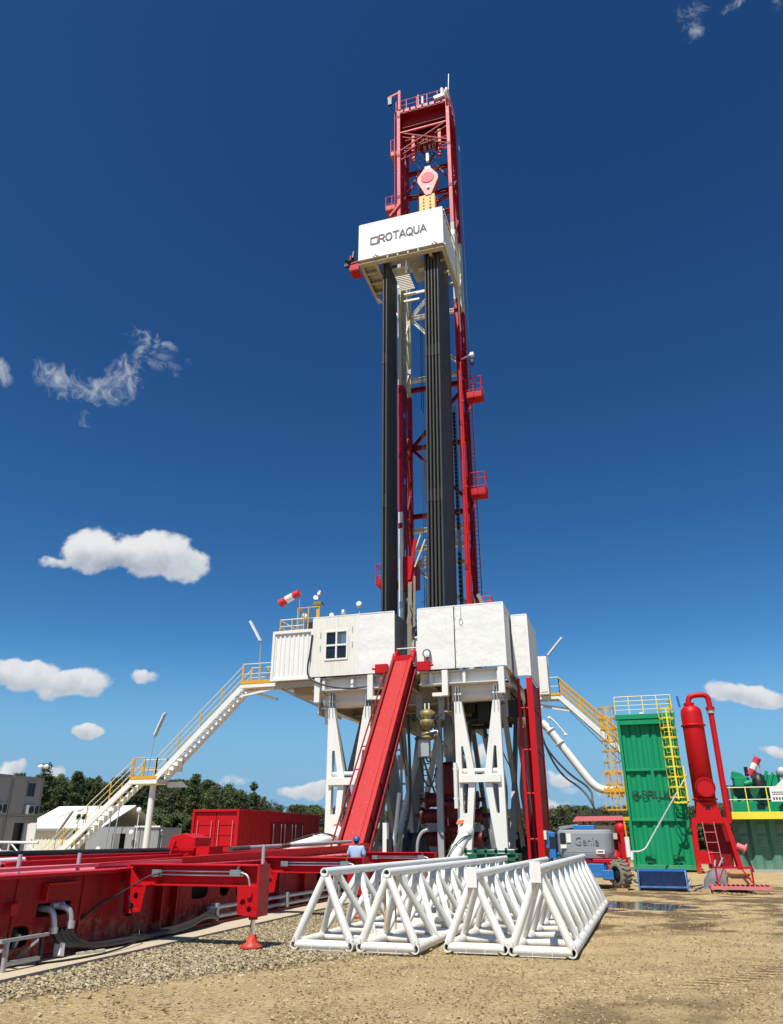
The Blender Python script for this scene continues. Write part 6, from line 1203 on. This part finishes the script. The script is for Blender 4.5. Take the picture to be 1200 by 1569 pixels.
# boom lift
bl=thing('boom_lift',(-1.9,31.5,0),'blue and grey boom lift parked right of the red tower, muddy wheel to the front','boom lift')
def turret(z0,z1,k,inset=0):
    pts=[]
    for i in range(33):
        a=math.pi*(1+i/32); pts.append((-1.95+1.02*k*math.copysign(abs(math.cos(a))**.45,math.cos(a)),31.6+.75*k*math.copysign(abs(math.sin(a))**.6,math.sin(a))))
    pts+=[(-1.95+1.02*k,32.4),(-1.95-1.02*k,32.4)]; return pts
mb=MB(); prof=[(.95,.88),(.98,.96),(1.12,1.0),(1.14,.97),(1.16,1.0),(1.80,1.0),(1.90,.97),(1.94,.9)]; n=len(turret(0,0,1)); V=[]
for z,k in prof: V+= [(x,y,z) for x,y in turret(0,0,k)]
F=[(i*n+j,i*n+(j+1)%n,(i+1)*n+(j+1)%n,(i+1)*n+j) for i in range(len(prof)-1) for j in range(n)]; mb.add(V,F,False); mb.add(V[-n:],[tuple(range(n))]); mb.add(V[:n],[tuple(range(n))[::-1]])
q=mb.build('engine_cover','plastic',bl)
text('Genie',.28,.85,(-2.28,30.835,1.42),(1,0,0),(0,0,1),.03,-.01).build('lettering','plastic',q)
MB().box(-2.82,-2.62,30.86,30.88,1.45,1.83).build('control_panel','black',q); MB().box(-2.58,-2.42,30.835,30.855,1.5,1.8).box(-2.82,-2.6,30.85,30.87,1.3,1.43).build('sticker','white',q)
MB().box(-1.55,-1.25,30.83,30.85,1.12,1.26).build('plate_sticker','white',q); text('RENTAL',.05,.2,(-1.5,30.826,1.17),(1,0,0),(0,0,1),.004) if False else None
mb=MB(); mb.box(-1.5,-1.3,30.822,30.83,1.17,1.21); mb.build('sticker_print','red_dark',q)
mb=MB(); mb.box(-2.35,-1.55,31.3,32.0,1.95,2.1); mb.build('top_cover','blue',bl,.02); MB().beam((-2.9,31.6,2.0),(-2.2,31.8,2.1),.25,.1).build('boom_cap','plastic',bl)
mb=MB(); mb.box(-3.25,-3.02,31.0,31.8,.95,1.85).box(-3.3,-2.75,31.2,31.7,.55,1.15).box(-3.4,-3.2,31.3,31.7,1.3,1.9); mb.build('boom_base','blue',bl,.02); MB().box(-3.24,-3.03,30.98,31.0,1.3,1.7).build('dark_recess','black',bl); mb=MB()
for i in range(5): mb.tube((-3.25,31.15,.6+i*.11),(-2.8,31.1,.65+i*.11),.03)
mb.build('hydraulic_pipes','blue_dark',bl); MB().box(-3.45,-3.35,31.2,31.4,1.6,1.92).build('limit_switch','cream',bl)
mb=MB(); mb.box(-2.7,-1.25,30.75,32.3,.42,.78); mb.build('chassis','blue',bl,.02); MB().box(-1.85,-1.3,30.5,30.75,.35,.8).box(-1.4,-1.0,30.45,30.7,.28,.6).build('axle_box','blue',bl,.02); MB().lathe((-1.95,31.6,.78),[(.7,0),(.7,.17)],20).build('slew_ring','red_dark',bl)
MB().box(-1.7,-.9,30.7,31.1,.82,.95).build('red_bar','red',bl,.02)
text('4WD',.07,.3,(-1.8,30.495,.66),(1,0,0),(0,0,1),.006) if False else None
def wheel(x,y,rot,r=.46,w=.36):
    ax=Vector((math.cos(rot),math.sin(rot),0)); c=Vector((x,y,r))
    q=MB().lathe(c-ax*w/2,[(r*.6,0),(r*.93,.01),(r,.06),(r,w-.06),(r*.93,w-.01),(r*.6,w)],32,axis=ax); 
    for k in range(18):
        a=2*math.pi*k/18; u2=ax.cross(Vector((0,0,1))).normalized(); rd=u2*math.cos(a)+Vector((0,0,1))*math.sin(a); tg=ax*.8+(-u2*math.sin(a)+Vector((0,0,1))*math.cos(a))*.5
        for s_g in (-1,1): q.beam(c+rd*(r+.012)+ax*(s_g*w*.02),c+rd*(r+.012)+ax*(s_g*w*.46)+(-u2*math.sin(a)+Vector((0,0,1))*math.cos(a))*.08,.05,.05,up=rd)
    q=q.build('wheel','tyre',bl); MB().lathe(c-ax*(w/2),[(0,.05),(.12,.02),(.14,.06),(.2,.09),(r*.58,.06),(r*.62,-.005)],24,axis=ax).build('rim','black',q)
wheel(-.78,30.45,R(35)); wheel(-.95,32.6,R(15)); wheel(-2.95,30.9,R(0)); wheel(-2.95,32.6,R(0))
# red-roofed shelter behind the lift
rs2=thing('red_shelter',(-1.8,40.5,0),'red pump shed with flat faded red roof behind the boom lift','shed'); MB().prism([(-2.95,2.38),(-.6,2.42),(-.6,2.62),(-2.75,2.6)],(0,40.4,0),(1,0,0),(0,0,1),2.0).build('roof','red_faded',rs2)
mb=MB(); mb.box(-.95,-.6,39.6,41,.2,2.4).box(-2.5,-2.4,39.5,39.6,1.9,2.4).box(-2.2,-2.1,39.5,39.6,1.9,2.4).box(-2.9,-.6,40.9,41.1,.2,1.9); mb.build('frame','red_dark',rs2); MB().lathe((-.75,39.4,2.05),[(0,-.1),(.2,-.08),(.28,0),(.2,.1),(0,.12)],16,axis=(0,1,0)).build('red_drum','red',rs2); MB().box(-1.9,-.9,39.7,40.6,1.6,2.2).build('machine','under',rs2)
op=MB(); op.tube((-.5,38.6,1.2),(-.55,38.6,2.5),.04).box(-.57,-.3,38.55,38.65,2.4,2.55); tag(op.build('orange_pole','yellow'),'thin orange pole left of the green tank','pole')
wt=MB(); wt.tube((-.5,36.6,.9),(-.5,36.6,1.7),.12,12).tube((-.38,36.6,.8),(-.36,36.6,1.1),.08,10); tag(wt.build('white_canister','white'),'white canister standing between the lift and the green tank','canister')
rp_=thing('red_pump',(-.9,37,0),'small red pump behind the front wheel of the lift','pump'); MB().lathe((-1.3,36.6,.85),[(0,0),(.3,.02),(.35,.3),(.2,.5),(0,.52)],16,axis=(1,.2,0)).build('casing','red',rp_); MB().box(-1.6,-.5,36.4,37.2,.1,.7).box(-.75,-.6,36.4,36.6,.7,1.9).build('frame','red',rp_)
# ================================================================ LEFT BACKGROUND
rc=thing('shipping_container',(-19.2,34,0),'long red shipping container standing behind the catwalk','container')
X0,X1,Y0,Y1,z0,z1=-20.42,-17.93,34.0,44.1,.35,2.92
mb=MB(); 
for x in (X0,X1-.12): mb.box(x,x+.12,Y0,Y0+.14,z0,z1).box(x,x+.12,Y1-.14,Y1,z0,z1)
mb.box(X0+.12,X1-.12,Y0+.0,Y0+.12,z1-.12,z1-.01).box(X0+.12,X1-.12,Y0,Y0+.12,z0,z0+.14).box(X1-.1,X1,Y0+.14,Y1-.14,z1-.08,z1).box(X1-.1,X1,Y0+.14,Y1-.14,z0,z0+.15).box(X0,X0+.1,Y0+.14,Y1-.14,z1-.08,z1); mb.build('frame','red',rc,.01)
MB().corr(Y0+.14,Y1-.14,X1-.05,z0+.12,z1-.07,.28,.04,'y').build('side_wall','red',rc); MB().box(X0+.02,X0+.06,Y0+.14,Y1-.14,z0,z1-.05).box(X0+.1,X1-.1,Y0+.1,Y1-.1,z1-.06,z1-.03).box(X0+.1,X1-.1,Y1-.1,Y1-.05,z0,z1-.1).build('shell','red',rc)

for x in (X0+.14,(X0+X1)/2+.02):
    dq=MB().box(x,x+1.09,Y0+.1,Y0+.14,z0+.16,z1-.14); dq=dq.build('door','red',rc); mb=MB()
    for z in (.9,1.35,1.8,2.25): mb.box(x+.06,x+1.03,Y0+.075,Y0+.1,z-.03,z+.03)
    for xx in (x+.03,x+1.06): mb.box(xx-.03,xx+.03,Y0+.07,Y0+.1,z0+.2,z1-.5)
    mb.build('door_rib','red',dq); mb=MB()
    for xx in ((x+.16,x+.9)): mb.tube((xx,Y0+.04,z0+.2),(xx,Y0+.04,z1-.5),.025,8)
    mb.build('lock_rod','red_faded',dq)
for a in (37.6,39.0,40.4): 
    dq=MB().box(X1-.02,X1+.03,a,a+1.25,z0+.25,z1-.55).build('side_door','red_dark',rc); mb=MB(); mb.tube((X1+.05,a+.15,z0+.3),(X1+.05,a+.15,z1-.6),.025,8).tube((X1+.05,a+1.1,z0+.3),(X1+.05,a+1.1,z1-.6),.025,8); mb.build('lock_rod','galv',dq)
MB().box(X0-.1,X1+.1,Y0+.3,Y1,.0,.34).build('support_beam','red_dark',rc)
# stacked grey office units
def office(y0,zb,door=False,label='',win=True):
    t=thing('office_unit',(-37,y0+1.22,zb),label,'office unit','stacked grey office units'); xf=-36.0; h=2.2 if zb<1 else 2.28; h=2.3; y1=y0+2.6; z0=zb; z1=zb+h+.0
    holes=[]
    if door: dr=[(y0+.75,z0+.12),(y0+1.55,z0+.12),(y0+1.55,z1-.35),(y0+.75,z1-.35)]; holes.append(dr)
    elif win: holes.append([(y0+1.25,z0+1.15),(y0+1.9,z0+1.15),(y0+1.9,z0+1.95),(y0+1.25,z0+1.95)])
    MB().plate([(y0+.1,z0+.1),(y1-.1,z0+.1),(y1-.1,z1-.1),(y0+.1,z1-.1)],holes,(xf-.04,0,0),(0,1,0),(0,0,1),.06).build('wall','grey_sheet',t)
    mb=MB(); mb.box(xf-.08,xf+.02,y0,y0+.12,z0,z1).box(xf-.08,xf+.02,y1-.12,y1,z0,z1).box(xf-.08,xf+.02,y0+.12,y1-.12,z1-.16,z1).box(xf-.08,xf+.02,y0+.12,y1-.12,z0,z0+.14); mb.build('frame','grey_paint',t)
    MB().box(-42,xf-.12,y0+.02,y0+.08,z0,z1).box(-42,xf-.1,y1-.08,y1-.02,z0,z1).box(-42,xf-.1,y0+.1,y1-.1,z1-.06,z1-.01).box(-42,xf-.1,y0+.1,y1-.1,z0,z0+.05).build('shell','grey_sheet',t)
    if door:
        MB().box(xf-.2,xf-.16,y0+.3,y1-.3,z0+.1,z1-.2).build('dark_interior','black',t); q=MB().beam((xf+.45,y0+1.62,z0+.15),(xf+.45,y0+1.62,z1-.35),.9,.05,up=(0,1,0)).build('open_door','white',t); MB().box(xf+.7,xf+.78,y0+1.55,y0+1.6,z0+1.0,z0+1.06).build('handle','galv',q)
    elif win:
        w_=MB(); 
        for a in (1.2,1.9): w_.box(xf-.03,xf+.03,y0+a,y0+a+.06,z0+1.1,z0+2.0)
        w_.box(xf-.03,xf+.03,y0+1.26,y0+1.9,z0+1.1,z0+1.16).box(xf-.03,xf+.05,y0+1.2,y0+1.96,z0+1.94,z0+2.08); w_=w_.build('window_frame','grey_paint',t); MB().box(xf-.04,xf-.02,y0+1.25,y0+1.91,z0+1.15,z0+1.95).build('pane','window_dark',w_)
    if zb>1:
        a=MB().box(xf+.03,xf+.35,y0+1.3,y0+2.2,z0+.12,z0+.65).build('air_conditioner','galv',t); MB().tube((xf+.35,y0+1.55,z0+.38),(xf+.37,y0+1.55,z0+.38),.22,18).box(xf+.35,xf+.365,y0+1.85,y0+2.15,z0+.15,z0+.62).build('fan_grille','black',a)
    return t
office(39.0,.55,True,'ground floor grey office unit with its white door standing open'); office(39.0,2.87,False,'upper grey office unit nearest the stairs, with a dark window')
office(36.35,.55,False,'ground floor grey office unit cut by the left edge of the photo',win=False); office(36.35,2.87,False,'upper grey office unit cut by the left edge of the photo',win=False)
fl_=thing('flood_light',(-36.0,41.4,5.2),'twin white flood lights on a pole above the grey office units','flood light'); MB().tube((-36,41.4,5.1),(-35.95,41.4,5.75),.04).build('pole','black',fl_)
for s in (-.22,.22): MB().sphere((-36+s,41.3,5.85),.2,12,(1,.6,.7)).build('lamp','lamp',fl_)
MB().box(-36.4,-35.5,41.3,41.45,5.97,6.02).build('bracket','black',fl_)
# white tent hall
th=thing('tent_hall',(-42,55,0),'white tent hall with pitched roof and ribbed walls behind the left stairs','tent hall')
MB().corr(-47.8,-43.5,54,.1,2.3,.35,.04).build('wall','cream_wall',th); mb=MB().add([(-48.1,53.7,2.3),(-40.3,53.7,2.3),(-40.3,58,4.1),(-48.1,58,4.1),(-48.1,53.7,2.38),(-40.3,53.7,2.38),(-40.3,58,4.18),(-48.1,58,4.18)],[(0,1,2,3),(4,5,6,7),(0,1,5,4),(0,3,7,4),(1,2,6,5)]); mb.add([(-48.1,58,4.1),(-40.3,58,4.1),(-40.3,62.3,2.3),(-48.1,62.3,2.3)],[(0,1,2,3)]); mb.build('roof','tent',th)
mb=MB(); mb.tube((-46.5,54.6,2.75),(-45.6,56.8,3.72),.03).tube((-44.5,57.4,3.95),(-43.2,54.3,2.65),.03).tube((-45.2,56.8,3.72),(-44.9,57.2,3.9),.06).box(-48.1,-40.3,53.66,53.72,2.2,2.36); mb.build('guy_seam','grey_paint',th)
mb=MB(); mb.box(-43.5,-40.6,54,54.1,.1,2.3).box(-48,-47.9,54,62,.1,2.3).box(-40.7,-40.6,54.1,62,.1,2.3); mb.build('end_wall','tent',th); MB().box(-42.9,-41.2,53.8,53.95,.1,2.2).build('brown_door','bark',th)
for s,lb_ in ((-.95,'left'),(-.45,'right')):
    t=thing('flood_light',(-40.2+s,52,2.6),'small dark flood light in front of the tent roof, %s of the pair'%lb_,'flood light'); MB().tube((-40.2+s,52,.1),(-40.2+s,52,3.0),.03).build('pole','galv',t); MB().box(-40.35+s,-40.1+s,51.9,52.1,2.95,3.35).build('housing','black',t)
# small dark service containers
dc=thing('service_container',(-34.40,52,0),'small dark grey container with open doorway below the stair landing','container'); MB().plate([(-38.60,.1),(-34.60,.1),(-34.60,2.35),(-38.60,2.35)],[[(-36.40,.2),(-35.30,.2),(-35.30,1.95),(-36.40,1.95)]],(0,50,0),(1,0,0),(0,0,1),.06).build('wall','grey_sheet',dc); MB().box(-38.60,-34.60,50.1,54,2.3,2.4).box(-34.66,-34.60,50.1,54,.1,2.3).box(-38.60,-34.60,53.9,54,.1,2.3).build('shell','grey_sheet',dc); MB().box(-36.50,-35.20,51,51.1,.1,2.2).build('dark_interior','black',dc); MB().corr(-34.55,-32.60,50.0,.15,2.4,.25,.04).build('door','grey_sheet',dc); MB().box(-34.60,-32.50,49.9,49.96,2.36,2.46).build('top_rail','white',dc); MB().box(-34.50,-32.60,50.1,53,.1,2.35).build('body','grey_sheet',dc)
d2=thing('service_container',(-33.40,52,0),'pale blue-grey cabin with reflecting glass left of the landing post','container'); MB().box(-34.05,-32.50,50.3,52,.1,2.2).build('body','grey_sheet',d2); MB().box(-33.90,-32.60,50.25,50.29,.4,2.0).build('pane','window_dark',d2); MB().box(-34.05,-32.50,50.24,50.32,2.1,2.2).build('top_rail','white',d2)
for x,z,lb_ in ((-34.60,2.0,'round white lamp on the dark service container'),(-34.20,3.5,'round white lamp on a pole before the dark trees'),(-37.20,.9,'round white lamp in the dark doorway')):
    t=MB().sphere((x,49.6,z),.2,12,(1,.5,1)); 
    if z>3: t.tube((x,49.65,.1),(x,49.65,3.4),.03)
    else: t.tube((x,49.65,z-.3),(x,49.65,z),.03)
    tag(t.build('round_lamp','lamp'),lb_,'lamp')
for x,lb_ in ((-36.50,'left'),(-35.90,'right')): tag(MB().tube((x,49.4,.1),(x+.25,49.4,4.6 if lb_=='left' else 4.9),.045,8).build('thin_pole','galv'),'thin grey pole in front of the service containers, %s of two'%lb_,'pole')
wl=thing('lattice_guardrail',(-15,16,0),'low white lattice guard rail behind the pipes at the left edge','guard rail'); mb=MB(); mb.tube((-18,16,1.58),(-13.7,16,1.55),.03).tube((-18,16,1.36),(-13.7,16,1.34),.03)
for i in range(9): x=-17.9+i*.48; mb.tube((x,16,1.35),(x,16,1.57),.018,6); mb.tube((x,16,1.57),(x+.3,16,1.35),.018,6)
for x in (-17.5,-15.5,-13.75): mb.tube((x,16,0),(x,16,1.36),.03)
mb.build('rail_frame','white',wl)
heap('sand_heap',-38,60,3.2,3,1.6,'sand','pale sand heap between the landing post and the red container','sand heap',21)
tag(MB().box(-37.6,-36.6,56,57,.1,1.1).build('timber_stack','wood'),'low brown timber stack in front of the sand heap','timber')
# overhead wire far away in the sky
a,b2=ray(-60,447)*420,ray(330,440)*300
tag(MB().path([tuple(a),tuple((a+b2)/2+Vector((0,0,-1.2))),tuple(b2)],.05,5,2).build('overhead_wire','black'),'thin dark overhead wire crossing the sky at the left','wire')
# ================================================================ PERSON
def skin_body(name,chain,mat,parent,sub=2):
    pts=[];rad=[];edges=[];idx={}
    for a,b2 in chain:
        for q in (a,b2):
            if q[0] not in idx: idx[q[0]]=len(pts); pts.append(q[1]); rad.append(q[2])
        edges.append((idx[a[0]],idx[b2[0]]))
    L=Vector(parent['_w']); me=bpy.data.meshes.new(name); me.from_pydata([tuple(Vector(p)-L) for p in pts],edges,[]); o=bpy.data.objects.new(name,me); C.objects.link(o)
    md=o.modifiers.new('s','SKIN'); md.use_smooth_shade=True
    for v_,r_ in zip(me.skin_vertices[0].data,rad): v_.radius=(r_,r_*.8) if not isinstance(r_,tuple) else r_
    me.skin_vertices[0].data[0].use_root=True
    m2=o.modifiers.new('u','SUBSURF'); m2.levels=sub; m2.render_levels=sub
    dgp=bpy.context.evaluated_depsgraph_get(); nm=bpy.data.meshes.new_from_object(o.evaluated_get(dgp)); bpy.data.objects.remove(o)
    nm.materials.clear(); nm.materials.append(M[mat]); o=bpy.data.objects.new(name,nm); C.objects.link(o); o.parent=parent; o['_w']=tuple(L); nm.polygons.foreach_set('use_smooth',[True]*len(nm.polygons)); return o
px,py=-8.2,23.2
pe=thing('person',(px,py,0),'person in light blue shirt and blue helmet seen from behind by the slide foot','person')
J=lambda n,x,z,r,y=0:(n,(px+x,py+y,z+.02),r)
hip=J('hip',0,.92,(.16,.11)); be=J('belly',0,1.08,(.15,.11)); ch=J('chest',0,1.28,(.18,.12)); nk=J('neck',0,1.44,.06); hd=J('head',0,1.56,.085); ht=J('headtop',0,1.63,.075)
ch_=[(hip,be),(be,ch),(ch,nk),(nk,hd),(hd,ht)]
for s in (-1,1):
    shd=J('sh%d'%s,.19*s,1.37,.065); el=J('el%d'%s,.26*s,1.10,.048,-.02); wr_=J('wr%d'%s,.22*s,.88,.032,.14); pm=J('pm%d'%s,.20*s,.82,.038,.19); kn=J('kn%d'%s,.11*s,.50,.06); hp_=J('hp%d'%s,.1*s,.86,.095); an=J('an%d'%s,.12*s,.09,.042,-.02); to=J('to%d'%s,.13*s,.03,.035,.17)
    ch_+=[(ch,shd),(shd,el),(el,wr_),(wr_,pm),(hip,hp_),(hp_,kn),(kn,an),(an,to)]
    for f_,(dx,ln) in enumerate(((-.03,.075),(-.01,.085),(.01,.08),(.028,.06))): ch_.append((pm,J('f%d_%d'%(s,f_),(.20+dx)*s,.80,.011,.19+ln)))
    ch_.append((pm,J('t%d'%s,.155*s,.81,.012,.22)))
body=skin_body('body',ch_,'skin',pe)
mb=MB(); mb.sphere((px-.075,py,1.58),.022,8,(.5,1,1.6)).sphere((px+.075,py,1.58),.022,8,(.5,1,1.6)).sphere((px,py+.1,1.57),.02,8,(.8,1,1.2)); mb.build('ears_and_nose','skin',pe)
mb=MB(); mb.sphere((px-.03,py+.083,1.60),.011,8).sphere((px+.03,py+.083,1.60),.011,8); mb.build('eyes','cloth_white',pe); MB().sphere((px,py-.02,1.555),.088,12,(.95,.95,.9)).build('hair','black',pe)
sh2=[]; W2=1.13
def K(n,x,z,r,y=0): return (n,(px+x,py+y,z+.02),tuple(q*W2 for q in r) if isinstance(r,tuple) else r*W2)
h2=K('h',0,.9,(.17,.125)); b3=K('b',0,1.08,(.17,.13)); c3=K('c',0,1.27,(.19,.135)); n3_=K('n',0,1.41,.075); sh2=[(h2,b3),(b3,c3),(c3,n3_)]
for s in (-1,1): s1=K('s%d'%s,.2*s,1.37,.08); e1=K('e%d'%s,.265*s,1.12,.07,-.02); sh2+=[(c3,s1),(s1,e1)]
skin_body('shirt',sh2,'shirt',pe)
tr2=[]; h4=K('h',0,.9,(.16,.12))
for s in (-1,1): a1=K('a%d'%s,.1*s,.84,.105); a2_=K('k%d'%s,.11*s,.5,.075); a3=K('n%d'%s,.12*s,.12,.065,-.01); tr2+=[(h4,a1),(a1,a2_),(a2_,a3)]
skin_body('trousers',tr2,'trousers',pe)
MB().lathe((px,py,1.585),[(.115,0),(.118,.02),(.112,.05),(.095,.09),(.06,.118),(0,.13)],20).lathe((px,py,1.58),[(.13,0),(.135,.008),(.115,.02)],20).build('helmet','helmet',pe)
# ---------------------------------------------------------------- tidy
for o in bpy.data.objects:
    if '_w' in o: del o['_w']
